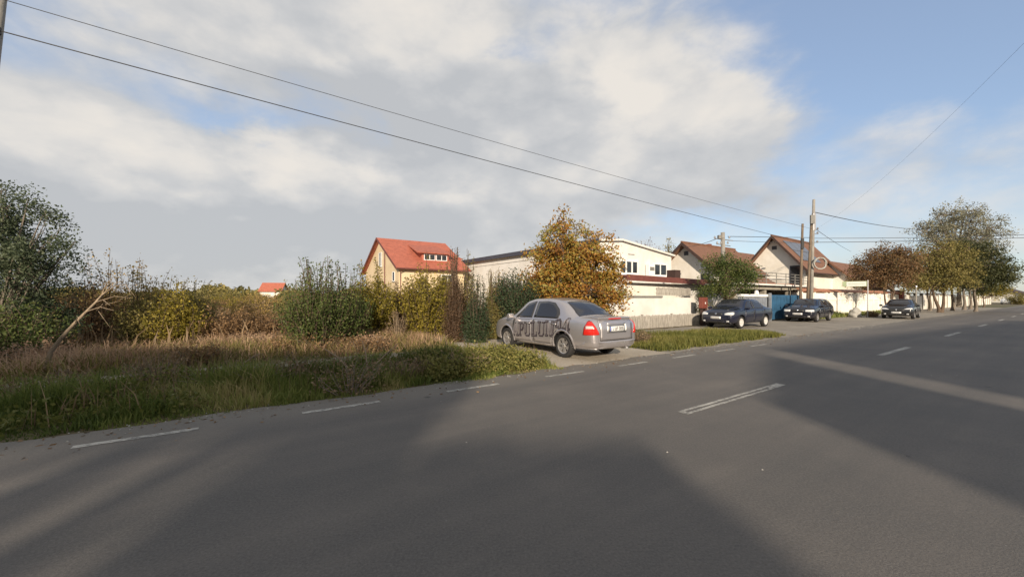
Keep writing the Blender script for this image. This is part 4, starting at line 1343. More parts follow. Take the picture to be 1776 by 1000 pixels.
    for sd in ('L', 'R'):
        for cx in (-1.24, 1.24):
            arc = MB()
            v = []
            n = 22
            for i in range(n + 1):
                an = PI * (-.05 + 1.1 * i / n)
                row = []
                for rr, oo in ((.352, -.01), (.354, .016), (.385, .018), (.41, .001)):
                    px_, pz = cx + rr * math.cos(an), .318 + rr * math.sin(an)
                    s_ = 1 if sd == 'L' else -1
                    h = c.bvh.ray_cast(Vector((px_, s_ * 3, max(pz, .30))), Vector((0, -s_, 0)), 6)
                    if h[0] is None: h = (Vector((px_, s_ * .83, pz)),)
                    row.append((px_, h[0].y + s_ * oo, pz))
                v += row
            f = []
            for i in range(n):
                for j in range(3):
                    f.append((i * 4 + j, i * 4 + j + 1, i * 4 + 5 + j, i * 4 + 4 + j))
            arc.add(v, f).build('arch_flare', c.paint, c.root, True)
    # lettering along the left side, reading from the front door back over the rear wheel
    S_ = {
     'A': [[(0, 0), (.30, 0), (.30, .08), (0, .08)], [(.62, 0), (1, 0), (1, .08), (.62, .08)], [(.10, .08), (.26, .08), (.56, 1), (.40, 1)], [(.42, 1), (.62, 1), (.93, .08), (.70, .08)], [(.27, .30), (.72, .30), (.70, .40), (.30, .40)]],
     'P': [[(0, 0), (.46, 0), (.46, .08), (0, .08)], [(.10, .08), (.36, .08), (.36, .92), (.10, .92)], [(0, .92), (.70, .92), (.70, 1), (0, 1)], [(.70, .96), (.96, .86), (.96, .56), (.72, .62), (.72, .84)], [(.36, .42), (.72, .42), (.96, .56), (.70, .52), (.36, .50)]],
     'U': [[(-.04, .92), (.42, .92), (.42, 1), (-.04, 1)], [(.64, .92), (1.04, .92), (1.04, 1), (.64, 1)], [(.08, .14), (.32, .16), (.32, .92), (.08, .92)], [(.80, .14), (.90, .14), (.90, .92), (.80, .92)], [(.08, .14), (.24, 0), (.70, 0), (.90, .14), (.78, .16), (.62, .08), (.36, .08), (.30, .18)]],
     'L': [[(0, 0), (.92, 0), (.92, .08), (0, .08)], [(.10, .08), (.36, .08), (.36, .92), (.10, .92)], [(0, .92), (.48, .92), (.48, 1), (0, 1)], [(.80, .08), (.92, .08), (.92, .30), (.86, .30)]],
     'M': [[(0, 0), (.28, 0), (.28, .08), (0, .08)], [(.09, .08), (.18, .08), (.18, .92), (.09, .92)], [(0, .92), (.30, .92), (.30, 1), (0, 1)], [(.18, .92), (.36, .92), (.56, .04), (.46, .04)], [(.50, .04), (.56, .04), (.80, .92), (.72, .92)], [(.74, .08), (.96, .08), (.96, .92), (.74, .92)], [(.66, 0), (1.04, 0), (1.04, .08), (.66, .08)], [(.70, .92), (1.04, .92), (1.04, 1), (.70, 1)]],
     '9': [[(.10, .50), (.36, .44), (.36, .92), (.10, .88)], [(.24, .93), (.78, .93), (.70, 1), (.30, 1)], [(.66, .30), (.94, .34), (.94, .90), (.66, .92)], [(.24, .42), (.66, .42), (.66, .50), (.24, .50)], [(.10, .06), (.26, 0), (.60, .06), (.92, .30), (.70, .30), (.44, .10), (.18, .16)]],
     '4': [[(.56, 0), (.84, 0), (.84, 1), (.56, 1)], [(0, .26), (1, .26), (1, .36), (0, .36)], [(0, .36), (.14, .36), (.60, .98), (.50, .98)], [(.44, 0), (.96, 0), (.96, .08), (.44, .08)]],
    }
    word = [('A', .25), ('P', .24), ('U', .28), ('L', .25), ('U', .28), ('M', .33), ('9', .24), ('4', .27)]
    def letters(nm, mt, off, dx, dz, grow):
        mb = MB()
        x = .875; i_ = 0
        tot = sum(w for _, w in word) + .035 * 7
        for ch, w in word:
            f = (.875 - x) / tot
            z0, hh = .40 + .16 * f, .37 + .03 * f
            if ch in '94': z0 += .07; hh -= .03
            for pl in S_[ch]:
                c0 = np.mean(pl, 0)
                pp = []
                for p in pl:
                    q = np.array(p) + np.sign(np.array(p) - c0) * np.array([grow / w, grow / hh])
                    pp.append((x - q[0] * w + dx, z0 + q[1] * hh + dz))
                c.patch('x', pp, 'L', off, None, rings=1, into=mb, skirt=.003)
            x -= w + .035
        return mb.build(nm, M[mt], c.root)
    o = letters('lettering', 'letter_dark', .011, 0, 0, .014)
    i2 = letters('lettering_inlay', 'letter_light', .0135, .012, .008, -.021)  # lighter vinyl face set into the dark letters
    i2.parent = o
    # exhaust and towing plate
    m = MB(); m.tube([(-2.0, -.45, .26), (-2.22, -.45, .255)], .028, 10); m.build('exhaust', M['steel'], c.root, True)
    m = MB()
    for (y_, x_) in ((.36, .35), (-.36, .35), (0, -.55)):
        m.box(x_ - .22, x_ + .20, y_ - .24, y_ + .24, .95, 1.12)
    m.build('number_lamp', M['plastic'], c.root) if False else None
finish_silver(car)

# ---- the dark cars parked nose towards the camera
def dark_front(c, lamps, grille, plate_z, x_front):
    for sd in (1, -1):
        ang = sd * 28
        a = R(ang); U = Vector((-math.sin(a), math.cos(a)))
        cu = U.x * (x_front - .17) + U.y * sd * .56
        k = sd
        hl = c.patch('headlight', [(cu + k * p[0], p[1]) for p in lamps], (ang,), .012, M['lamp_glass'], rings=4, skirt=.015)
    g = c.patch('grille', grille, 'F', .010, M['plastic'], rings=3)
    bx = [(-.02, grille[0][1] + .01), (.02, grille[0][1] + .01), (.05, grille[2][1] - .005), (-.05, grille[2][1] - .005)]
    c.patch('emblem', bx, 'F', .020, M['chrome'], g, rings=2)
    b = c.patch('front_bumper', [(-.72, .28), (.72, .28), (.76, .52), (-.76, .52)], 'F', .014, c.paint, rings=4, skirt=.016)
    c.patch('air_intake', [(-.45, .27), (.45, .27), (.42, .36), (-.42, .36)], 'F', .018, M['plastic'], b, rings=2)
    for sd in (1, -1):
        c.patch('fog_lamp', [(sd * .58 - .06, .33), (sd * .58 + .06, .33), (sd * .58 + .06, .39), (sd * .58 - .06, .39)], 'F', .019, M['lamp_glass'], b, rings=2)
    c.patch('plate_holder', [(-.27, plate_z - .012), (.27, plate_z - .012), (.27, plate_z + .122), (-.27, plate_z + .122)], 'F', .020, M['plastic'], b, rings=2)
    p = c.patch('number_plate', [(-.26, plate_z), (.26, plate_z), (.26, plate_z + .11), (-.26, plate_z + .11)], 'F', .027, M['plate'], b, rings=2)
    ink = MB(); x = -.18
    for i in range(7):
        c.patch('i', [(x, plate_z + .025), (x + .032, plate_z + .025), (x + .028, plate_z + .085), (x + .006, plate_z + .085)], 'F', .0285, None, rings=1, into=ink, skirt=.002)
        x += .053
    ink.build('plate_characters', M['plate_ink'], p)
    c.patch('windscreen', [(1.00, -.60), (1.00, .60), (.62, .50), (.36, .46), (.36, -.46), (.62, -.50)], 'T', .006, M['car_glass'], rings=8)
    hood = [(1.12, -.60), (1.12, .60), (1.70, .52), (1.82, .40), (1.82, -.40), (1.70, -.52)]
    h = c.patch('bonnet', hood, 'T', .006, c.paint, rings=6, skirt=.008)
base_prof = [(1.18, .85, .60, .21, .895, 1.035), (1.5, .84, .60, .22, .87, .985), (1.8, .81, .57, .23, .81, .915), (1.98, .76, .52, .25, .71, .81), (2.06, .68, .46, .30, .63, .72), (2.08, .60, .42, .36, .57, .65)]
mid = [(-.8, .855, .56, .22, .94, 1.44), (-.35, .855, .575, .215, .93, 1.46), (.15, .855, .58, .21, .92, 1.455), (.45, .855, .575, .21, .915, 1.42), (.8, .855, .58, .21, .905, 1.25)]
sedan_tail = [(-2.2, .64, .50, .40, .74, .82), (-2.17, .74, .56, .32, .84, .95), (-2.05, .80, .60, .28, .92, 1.02), (-1.66, .845, .62, .25, .95, 1.06), (-1.40, .853, .60, .24, .95, 1.18), (-1.05, .855, .565, .23, .945, 1.37)]
wagon_tail = [(-2.36, .66, .50, .40, .74, .82), (-2.33, .76, .56, .32, .86, 1.02), (-2.24, .80, .55, .29, .93, 1.20), (-2.05, .825, .54, .27, .945, 1.37), (-1.7, .845, .55, .25, .95, 1.43), (-1.2, .855, .56, .23, .945, 1.455)]
doors = [([(.02, .30), (.88, .30), (.92, .55), (.86, .885), (.02, .90)], .16, .80), ([(-.05, .30), (-.05, .905), (-1.13, .915), (-1.15, .80), (-.98, .66), (-.86, .50), (-.80, .30)], -.93, .83)]
glass_s = [[(.05, .965), (.80, .945), (.74, 1.02), (.38, 1.28), (.10, 1.345), (.05, 1.345)], [(-.05, .97), (-.05, 1.345), (-.42, 1.35), (-.70, 1.31), (-.93, 1.17), (-1.02, 1.06), (-1.02, 1.0), (-.96, .975)]]
glass_w = [[(.05, .965), (.80, .945), (.74, 1.02), (.38, 1.28), (.10, 1.345), (.05, 1.345)], [(-.05, .97), (-.05, 1.35), (-.95, 1.355), (-1.04, 1.2), (-1.06, .975)], [(-1.14, .985), (-1.10, 1.25), (-1.06, 1.352), (-1.75, 1.33), (-1.98, 1.18), (-2.02, 1.06)]]
sill = [(-.86, .235), (.86, .235), (.86, .30), (-.86, .30)]
lampsA = [(-.20, .66), (.16, .66), (.23, .74), (.20, .80), (-.05, .78), (-.22, .72)]
lampsB = [(-.24, .64), (.22, .64), (.25, .70), (.22, .765), (-.22, .755)]
lampsC = [(-.26, .67), (.18, .69), (.27, .75), (.22, .79), (-.08, .755)]
c1 = Car('navy_hatchback', 'navy blue hatchback parked nearest, facing the camera beside the small green tree', (11.75, 20.75), R(214),
    dict(paint='navy', wb=2.50, wr=.30, track=1.48, hw=.855, spokes=9, rim='white_cap', mirror=(.86, .97), prof=sedan_tail + mid + base_prof, doors=doors, side_glass=glass_s, sill=sill))
dark_front(c1, lampsA, [(-.34, .66), (.34, .66), (.30, .75), (-.30, .75)], .47, 2.06)
c2 = Car('dark_estate_car', 'dark blue estate car with three side windows parked in front of the blue gate', (19.3, 25.9), R(218),
    dict(paint='darkblue', wb=2.52, wr=.305, track=1.48, hw=.855, spokes=7, rim='alloy', mirror=(.86, .97), prof=wagon_tail + mid + base_prof, doors=doors, side_glass=glass_w, sill=sill, group=None))
dark_front(c2, lampsB, [(-.33, .64), (.33, .64), (.33, .76), (-.33, .76)], .45, 2.06)
low = [(p[0] * 1.04, p[1] * 1.03, p[2] * 1.0, p[3] * .9, p[4] * .97, p[5] * .965) for p in sedan_tail + mid + base_prof]
c3 = Car('charcoal_saloon', 'low charcoal saloon with slim headlights parked under the reddish tree', (28.75, 29.4), R(219),
    dict(paint='charcoal', wb=2.62, wr=.32, track=1.52, hw=.88, spokes=5, rim='alloy', mirror=(.88, .93), prof=low, doors=[([(a * 1.03, b * .96) for a, b in d[0]], d[1], d[2] * .96) for d in doors], side_glass=[[(a * 1.03, b * .962) for a, b in g] for g in glass_s], sill=sill))
dark_front(c3, lampsC, [(-.44, .56), (.44, .56), (.40, .70), (-.40, .70)], .40, 2.14)
# a pale car far down the road
c4 = Car('white_distant_car', 'small white car far away at the end of the road', at(1746, 95), R(215),
    dict(paint='frame_white', wb=2.50, wr=.30, track=1.48, hw=.855, spokes=6, rim='alloy', mirror=(.86, .97), prof=sedan_tail + mid + base_prof, doors=doors, side_glass=glass_s, sill=sill))

# ------------------------------------------------------------------ plants
def B(px, Z): return at(px, Z)
x, y = B(18, 9.8)
tree('tall_shrub', 'tall grey green shrub at the left edge of the view', 'shrub', x, y, .5,
     [(.0, 0, 3.25, .85, .9, .95), (.45, 0, 2.2, 1.1, 1.1, 1.0), (-1.2, 0, 2.7, 1.3, 1.1, 1.35), (1.05, -.1, 2.4, .40, .4, .40), (-.2, 0, 1.0, 1.35, 1.1, .95), (.55, 0, 3.7, .28, .3, .55), (-.2, 0, 4.0, .25, .3, .45), (1.0, 0, 3.0, .25, .3, .5), (1.5, 0, 2.75, .2, .2, .3), (.9, 0, 3.4, .16, .2, .35)],
     L['grey_green'], M['bark_grey'], 360, 95, .068, .06, .14, multi=4)
x, y = B(22, 9.0)
bush('yellowish_shrub', 'low yellow green shrub at the foot of the tall grey green one', 'shrub', x, y, 1.55, 2.2, L['green'], M['bark_brown'], 70, 80, .065, 1.0, .10, .08)
x, y = B(72, 10.6)
bush('dark_shrub', 'dark green shrub crowded against the tall grey green one', 'shrub', x, y, 2.2, 1.7, L['dark_green'], M['bark_brown'], 70, 80, .065, 1.0, .10, .1)
for px, Z, h, w, lf, nm, lb in [
    (150, 13.0, 2.05, 2.6, 'brown', 'brown_bush', 'brown autumn bush behind the leaning dead sapling'),
    (215, 14.5, 2.75, 3.4, 'ochre', 'ochre_bush', 'broad ochre bush with the highest rounded top of the thicket'),
    (268, 12.6, 2.05, 2.0, 'olive', 'olive_bush', 'olive bush in the middle of the left thicket'),
    (308, 12.4, 1.75, 1.5, 'yellow', 'yellow_bush', 'small bush with yellow leaves low in the left thicket'),
    (330, 15.5, 1.95, 2.4, 'olive', 'olive_bush', 'rounded olive bush at the right end of the left thicket'),
    (395, 13.2, 1.05, 2.2, 'brown', 'brown_bush', 'low russet brown bush right of the thicket'),
    (462, 14.2, .95, 2.3, 'brown', 'brown_bush', 'low brown bush beside the spiky green shrub'),
    (430, 18.0, 1.45, 2.6, 'ochre', 'ochre_bush', 'ochre bush farther back in the open scrub'),
    (520, 19.0, 2.1, 2.6, 'olive', 'olive_bush', 'olive bush half hidden behind the spiky green shrub')]:
    x, y = B(px, Z)
    bush(nm, lb, 'bush', x, y, h, w, L[lf], M['bark_brown'], 95, 95, .08, 1.05, .15, .04, tall=8, roundness=.95)
x, y = B(552, 11.6)
bush('spiky_shrub', 'green shrub with thin upright shoots rising from its top', 'shrub', x, y, 2.25, 2.2, L['green'], M['bark_brown'], 120, 115, .065, 1.05, .13, .08, tall=34)
x, y = B(604, 12.4)
bush('dense_shrub', 'dense dark green shrub joined to the right of the spiky one', 'shrub', x, y, 2.15, 1.5, L['green'], M['bark_brown'], 90, 95, .065, 1.0, .12, .05, tall=8)
for px, Z, h, w, lf, nm, lb in [
    (648, 14.8, 2.6, 2.1, 'yellow', 'yellow_bush', 'yellow green bush below the left gable of the yellow house'),
    (700, 16.4, 2.05, 1.8, 'dead_conifer', 'bare_bush', 'greyish brown thinning bush between two yellow green ones'),
    (742, 15.2, 2.75, 2.2, 'yellow', 'yellow_bush', 'yellow green bush below the dormer of the yellow house'),
    (772, 17.5, 2.6, 1.5, 'olive', 'olive_bush', 'tall olive bush behind the rusty brown columnar conifer')]:
    x, y = B(px, Z)
    bush(nm, lb, 'bush', x, y, h, w, L[lf], M['bark_brown'], 120, 120, .085, 1.0, .12, .08, tall=5)
x, y = B(688, 14.2)
bush('dead_shrub', 'dead pale stems standing in front of the yellow green bushes', 'shrub', x, y, 1.35, .7, L['dry_dark'], M['bark_pale'], 30, 12, .06, 1.2, .04, .3)
for px, Z, h, w, lf, nm, lb, ls in [
    (789, 13.6, 2.65, .62, 'dead_conifer', 'brown_conifer', 'rusty brown columnar conifer, dried out', .06),
    (826, 13.4, 1.95, .85, 'conifer', 'columnar_conifer', 'dark green columnar conifer between brown one and spreading juniper', .06),
    (853, 14.6, 2.1, .60, 'olive', 'columnar_conifer', 'yellowish slim conifer left of the spreading juniper', .06)]:
    x, y = B(px, Z)
    bush(nm, lb, 'conifer', x, y, h, w, L[lf], M['bark_brown'], 80, 130, ls, 1.15, .10, .02, roundness=1.0, lw=.45, tall=12)
for px, Z, h, w, lf, lb in [(812, 16.5, 2.9, 1.0, 'olive', 'slender olive sapling in front of the long wall of the white hall'), (868, 17.5, 2.6, 1.6, 'ochre', 'ochre bush behind the dark juniper, against the white hall')]:
    x, y = B(px, Z)
    bush('wall_shrub', lb, 'shrub', x, y, h, w, L[lf], M['bark_brown'], 50, 70, .075, 1.0, .11, .1, tall=6)
x, y = B(893, 15.2)
bush('juniper', 'spreading dark juniper bush between the conifers and the orange tree', 'bush', x, y, 2.75, 2.3, L['conifer'], M['bark_brown'], 190, 150, .08, 1.0, .12, .03, lw=.45)
x, y = B(985, 16.2)
tree('orange_tree', 'orange and yellow autumn tree standing behind the silver car', 'tree', x, y, .9,
     [(.1, 0, 1.6, 2.15, 1.6, 1.45), (-1.2, -.2, 1.5, .9, .8, 1.0), (-.5, .1, 3.2, 1.1, 1.1, 1.1), (.7, 0, 2.9, 1.3, 1.2, 1.1), (-.35, 0, 4.55, .5, .5, .75), (.55, .1, 4.35, .5, .5, .55), (1.5, 0, 2.0, .9, .9, 1.2), (1.65, .2, 3.5, .3, .3, .6), (-1.3, 0, 2.7, .55, .6, .7)],
     L['orange'], M['bark_brown'], 420, 80, .115, .12, .15)
x, y = B(1262, 22.3)
tree('small_green_tree', 'small green tree with thin leaves behind the navy blue hatchback', 'tree', x, y, 1.3,
     [(0, 0, 2.5, 1.5, 1.3, 1.15), (-.3, 0, 3.4, .9, .9, .65), (.7, 0, 3.1, .95, .9, .8), (-.8, 0, 2.0, .7, .8, .8), (1.35, -.1, 2.5, .45, .5, .45)],
     L['green'], M['bark_brown'], 190, 60, .10, .09, .17)
x, y = B(1258, 25.3)
bush('ivy_sprigs', 'thin leafy sprigs climbing the service pole', 'climber', x, y, 4.6, .55, L['olive'], M['dry_twig'], 14, 60, .10, 1.0, .08, .45, roundness=.3)
x, y = B(1118, 58)
bush('bare_treetop', 'bare reddish brown tree showing above the hall roof', 'tree', x, y, 10.6, 7.0, L['rust'], M['bark_brown'], 70, 45, .20, 1.0, .35, .5)
x, y = B(1166, 60)
bush('yellowing_tree', 'yellow green treetop between the hall and the tiled house', 'tree', x, y, 11.0, 3.6, L['yellow'], M['bark_brown'], 50, 70, .24, 1.0, .30, .4)
# right hand trees along the fence
x, y = B(1543, 32.5)
tree('reddish_tree', 'reddish brown autumn tree rising behind the charcoal saloon', 'tree', x, y, 2.1,
     [(-.4, 0, 3.9, 2.3, 2.0, 1.55), (-1.9, 0, 3.3, 1.5, 1.2, 1.4), (1.0, .3, 3.9, 1.8, 1.5, 1.7), (.2, 0, 5.3, 1.3, 1.2, .7), (-1.3, 0, 5.0, .9, .8, .6)],
     L['russet'], M['bark_brown'], 300, 60, .14, .12, .24, multi=3)
x, y = B(1630, 40.5)
tree('brown_green_tree', 'brownish green tree with a forked trunk beside the reddish tree', 'tree', x, y, 2.4,
     [(0, 0, 4.8, 3.0, 2.6, 2.3), (-1.9, 0, 3.5, 2.1, 1.6, 1.7), (-3.4, 0, 3.0, 1.2, 1.2, 1.2), (1.4, 0, 6.2, 1.8, 1.6, 1.3), (.6, 0, 3.0, 2.9, 2.0, .9)],
     L['dry_dark'] if False else L['olive'], M['bark_brown'], 260, 60, .18, .22, .30, multi=2)
x, y = B(1692, 43.5)
tree('dark_green_tree', 'dense dark green broadleaf tree, the darkest on the right', 'tree', x, y, 2.3,
     [(0, 0, 4.7, 3.0, 2.6, 2.5), (1.7, 0, 3.9, 2.3, 2.0, 1.8), (-.8, 0, 6.6, 2.0, 1.8, 1.4), (3.0, .2, 3.5, 1.4, 1.3, .9), (-1.5, .2, 3.4, 1.8, 1.5, 1.0)],
     L['street_green'], M['bark_grey'], 340, 65, .19, .20, .30, multi=2)
x, y = B(1612, 46)
tree('dusky_tree', 'dusky brown tree behind the forked brownish green one', 'tree', x, y, 2.4,
     [(0, 0, 4.8, 3.0, 2.6, 2.4), (1.8, 0, 6.4, 2.0, 1.8, 1.4), (-.5, 0, 3.3, 2.8, 2.2, 1.1)],
     L['brown'], M['bark_grey'], 180, 60, .19, .18, .32, multi=2)
x, y = B(1662, 66)
tree('pale_poplar', 'tall airy pale poplar rising above the dark trees', 'tree', x, y, 8,
     [(0, 0, 13.4, 4.6, 4.0, 3.9), (0, 0, 9.4, 5.2, 4.0, 2.2), (-4.6, 0, 12.0, 2.9, 3.0, 3.0), (4.4, 0, 12.0, 3.2, 3.0, 3.6), (1.8, 0, 15.3, 2.6, 2.4, 1.8), (-2.2, 0, 14.7, 2.2, 2.0, 1.6), (5.6, 0, 9.6, 2.2, 2.0, 1.8), (-6.6, 0, 13.4, 1.3, 1.2, 1.4)],
     L['pale'], M['bark_grey'], 460, 36, .25, .30, .36)
x, y = B(1706, 62)
tree('yellow_street_tree', 'low yellow tree at the far end of the cream fence', 'tree', x, y, 1.4,
     [(0, 0, 2.8, 2.6, 2.2, 1.4), (2.4, 0, 2.5, 1.8, 1.6, 1.2)], L['yellow'], M['bark_brown'], 90, 60, .2, .12, .3)
x, y = B(1774, 90)
bush('far_bush', 'brownish green bush at the very end of the road', 'bush', x, y, 2.6, 6, L['olive'], M['bark_brown'], 50, 60, .25, 1, .3, .1)
for px, Z, th in [(1652, 46, 1.7), (1672, 49, 1.9), (1683, 52, 1.8)]:
    x, y = B(px, Z)
    tree('street_tree', {1652: 'slim tree trunk beside the forked tree at the cream fence', 1672: 'second slim trunk from the forked tree at the cream fence', 1683: 'third slim trunk from the forked tree at the cream fence'}[px],
         'tree', x, y, 2.6, [(0, 0, 4.2, 1.6, 1.6, 1.2)], L['dark_green'], M['bark_grey'], 40, 50, .18, .17, .3, 'slim trees by the cream fence')
for px, Z, h, w, lf, lb in [(1426, 30.5, .8, 1.1, 'dry_dark', 'dry shrub at the foot of the poles behind the estate car'), (1446, 31, .55, 1.3, 'green', 'low green shrub at the start of the white fence'),
                            (1512, 31, .55, 1.0, 'dry_dark', 'dry weed clump between white stone and charcoal saloon'), (1222, 22.6, 1.6, 1.3, 'lit_grass', 'light green shrub beside the red meter cabinet')]:
    x, y = B(px, Z)
    bush('small_shrub', lb, 'shrub', x, y, h, w, L[lf], M['dry_twig'], 40, 40, .08, 1.0, .07, .1)
# dry weeds between the silver car and the picket fence
for k, (s_, t_, h, w, lb) in enumerate([(10.6, 9.6, .95, 1.1, 'tall dry weeds just right of the silver car tail'), (11.6, 10.6, .85, 1.2, 'dry weed clump against the picket fence'), (10.9, 8.4, .55, .9, 'low dry weed clump at the driveway edge'), (12.9, 10.9, .7, 1.0, 'dry weed clump farther along the picket fence')]):
    p = rd(s_, t_)
    bush('dry_weeds', lb, 'weeds', p.x, p.y, h, w, L['dry_dark'], M['dry_twig'], 70, 26, .055, 1.2, .06, .2, part=('stalks', 'seed_heads'))
# dead branches and dry clump on the verge
x, y = B(607, 6.25)
bush('dry_brush', 'tangle of dry grey branches sticking out of the verge', 'brushwood', x, y, .62, 1.0, L['dry_dark'], M['dry_twig'], 22, 26, .05, 1.35, .10, .2, part=('branches', 'dead_leaves'), roundness=.5)
x, y = B(420, 6.5)
bush('dry_stalks', 'sparse dry stalks in the dark verge grass', 'weeds', x, y, .55, 1.3, L['dry_dark'], M['dry_twig'], 30, 8, .045, 1.5, .05, .3, part=('stalks', 'seed_heads'))
x, y = B(790, 8.0)
bush('dry_stalks', 'reddish dry stalks in the verge left of the silver car', 'weeds', x, y, .6, 1.2, L['dry_dark'], M['dry_twig'], 36, 16, .05, 1.3, .05, .3, part=('stalks', 'seed_heads'))
for i, (px, Z, h, w, lb) in enumerate([(100, 6.1, .5, .9, 'dry clump in the verge grass nearest the left edge'), (270, 6.9, .62, .8, 'dry clump in the verge grass below the leaning sapling'), (500, 6.9, .6, 1.0, 'dry clump in the verge grass left of the grey brushwood'), (700, 7.3, .55, .9, 'dry clump in the verge grass right of the grey brushwood')]):
    x, y = B(px, Z)
    bush('dry_tussock', lb, 'weeds', x, y, h, w, L['dry_dark'], M['dry_twig'], 44, 16, .05, 1.3, .05, .2, part=('stalks', 'dead_leaves'))
for k in range(18):
    s_ = rng.uniform(-11, 4.5); t_ = rng.uniform(11.2, 14.5); q = rd(s_, t_)
    bush('dry_tussock', 'dry brownish tussock in the dry grass strip', 'weeds', q.x, q.y, rng.uniform(.35, .75), rng.uniform(.7, 1.3), L['dry' if k % 3 == 0 else 'brown'], M['dry_twig'], 46, 30, .06, 1.2, .07, .1, 'dry tussocks in the grass strip', part=('stalks', 'dead_leaves'))
def sticks():
    for i, (x0, y0, x1, y1, Z, lb) in enumerate([(606, 640, 562, 604, 7.0, 'pale dead stick leaning left out of the brushwood'), (655, 628, 690, 596, 7.4, 'pale dead stick leaning right out of the brushwood'), (425, 628, 452, 612, 7.6, 'short pale stick lying in the dry grass'), (637, 640, 628, 590, 7.2, 'upright pale dead stick in the brushwood')]):
        a_, b_ = at3(x0, y0, Z), at3(x1, y1, Z + .15)
        h_ = thing('dead_stick', lb, 'stick', a_)
        d_ = b_ - a_
        m_ = MB(); m_.tube([tuple(-d_ * .5), (0, 0, .0), tuple(d_ * .5 + Vector((.02, 0, .03))), tuple(d_)], [.017, .015, .011, .006], 6)
        m_.tube([tuple(d_ * .5), tuple(d_ * .8 + Vector((.09, .03, .02)))], [.008, .003], 5)
        m_.build('twig', M['bark_pale'], h_, True)
sticks()
def sapling():
    b = at3(74, 630, 7.6); b.z = 0.02
    h = thing('dead_sapling', 'bare pale dead sapling leaning to the right out of the dry grass', 'dead tree', b)
    path = [at3(px, py, 7.6 + i * .06) - b for i, (px, py) in enumerate([(74, 636), (88, 610), (108, 584), (130, 560), (150, 540), (166, 524), (176, 512)])]
    path[0].z = -.08
    ts = [(path, np.linspace(.042, .016, 7))]
    for (i, dx, dz, ln) in [(6, .38, .22, 1), (6, .26, .30, 1), (6, .10, .34, 1), (5, .5, .08, 1), (5, .5, -.06, 1), (4, .55, .02, 1), (3, .42, .10, 1), (5, .2, .3, 1)]:
        p = path[i]
        e = p + Vector((dx, rng.uniform(-.3, .3), dz))
        ts.append(([p, p.lerp(e, .5) + Vector((0, 0, .08)), e], np.array([.010, .007, .003])))
        for q in range(2):
            s0 = p.lerp(e, rng.uniform(.4, .95))
            ts.append(([s0, s0 + Vector(rng.normal(0, .16, 3))], np.array([.005, .002])))
    link('branches', tubes_mesh('branches', ts, 6), M['bark_pale'], h, True)
sapling()

# grass and weeds
def area(n, s0, s1, t0, t1, keep=None):
    S = rng.uniform(s0, s1, n); T_ = rng.uniform(t0, t1, n)
    if keep is not None:
        k = keep(S, T_); S, T_ = S[k], T_[k]
    return S, T_
def inview(S, T_, m=1.0):
    X = S * DX - T_ * DY; Y = S * DY + T_ * DX
    return (Y > 1.5) & (np.abs(X) < 1.40 * Y + m)
def pn(S, T_, f, ph=0.0):
    return .5 + .25 * np.sin(S * f + ph + 1.3 * np.sin(T_ * f * .7)) + .25 * np.sin(T_ * f * 1.3 + ph * 2 + 1.7 * np.sin(S * f * .6))
edge_n = lambda S: 6.33 + .10 * np.sin(S * 3.1) + .07 * np.sin(S * 7.7)
S, T_ = area(150000, -10, 5.75, 6.2, 9.6, lambda s, t: inview(s, t) & (t > edge_n(s)) & (rng.random(len(s)) < .35 + .65 * pn(s, t, 2.3)))
blades('verge_grass', 'rough green grass growing along the edge of the road', S, T_, .07, .28, L['grass'], .0065, .5, lambda s, t: np.clip((t - 6.1) / 1.0, .22, 1) * (.30 + .70 * pn(s, t, 1.9, 1) + .85 * (pn(s, t, 3.7, .6) > .62)) * np.where(t > 8.1, .45, 1.0), lambda s, t: .08 + .42 * pn(s, t, 1.1, 2) + .25 * (pn(s, t, 4.1) > .70) + .35 * (pn(s, t, 2.3, 3.1) > .80))
S, T_ = area(2600, -10, 5.75, 6.8, 9.4, lambda s, t: inview(s, t) & (pn(s, t, 2.9, 4) > .5))
blades('tall_weeds', 'taller straw coloured stems among the verge grass', S, T_, .25, .55, L['dry_dark'], .006, .35)
S, T_ = area(60000, -22, 5.5, 9.9, 16.5, lambda s, t: inview(s, t) & (t > 10.7 + .4 * np.sin(s * 1.3)) & (rng.random(len(s)) < .10 + 1.1 * pn(s, t, 1.4) ** 2))
blades('dry_grass', 'dense dry pinkish grass between the verge and the thicket', S, T_, .18, .50, L['dry'], .010, .75, lambda s, t: (.6 + .6 * pn(s, t, 1.0, 3)) * np.clip((t - 9.8) / 1.8, .35, 1), lambda s, t: -.05 + .85 * pn(s, t, 1.3, 1) + .2 * pn(s, t, 4.3))
S, T_ = area(24000, -22, 5.6, 10.7, 16.0, lambda s, t: inview(s, t))
blades('mixed_weeds', 'greenish brown low weeds between the dry grass', S, T_, .12, .42, L['olive'], .010, .6)
S, T_ = area(14000, -14, 5.7, 9.4, 10.6, lambda s, t: inview(s, t) & (pn(s, t, 3.3) > .42))
blades('path_grass', 'short grass growing through the pale path', S, T_, .05, .22, L['grass'], .008, .5)
S, T_ = area(70000, -60, 16, 15, 60, lambda s, t: inview(s, t, 3) & (rng.random(len(s)) < .3 + .7 * pn(s, t, .5)))
blades('scrub_grass', 'brownish wild grass covering the scrubland', S, T_, .35, .95, L['dry_dark'], .022, .45, None, lambda s, t: .3 + .5 * pn(s, t, .4))
S, T_ = area(34000, 9.75, 19.5, 6.55, 11.5, lambda s, t: (t < 9.6 + 1.8 * (s < 13.5)) & (t > 6.55 + .15 * np.sin(s * 4)) & (s < 18.6 - .5 * np.abs(t - 8)))
blades('island_grass', 'sunlit grass patch between the silver car and the navy hatchback', S, T_, .07, .26, L['lit_grass'], .010, .5, lambda s, t: .5 + .8 * pn(s, t, 1.6), lambda s, t: .3 + .45 * pn(s, t, 1.2))
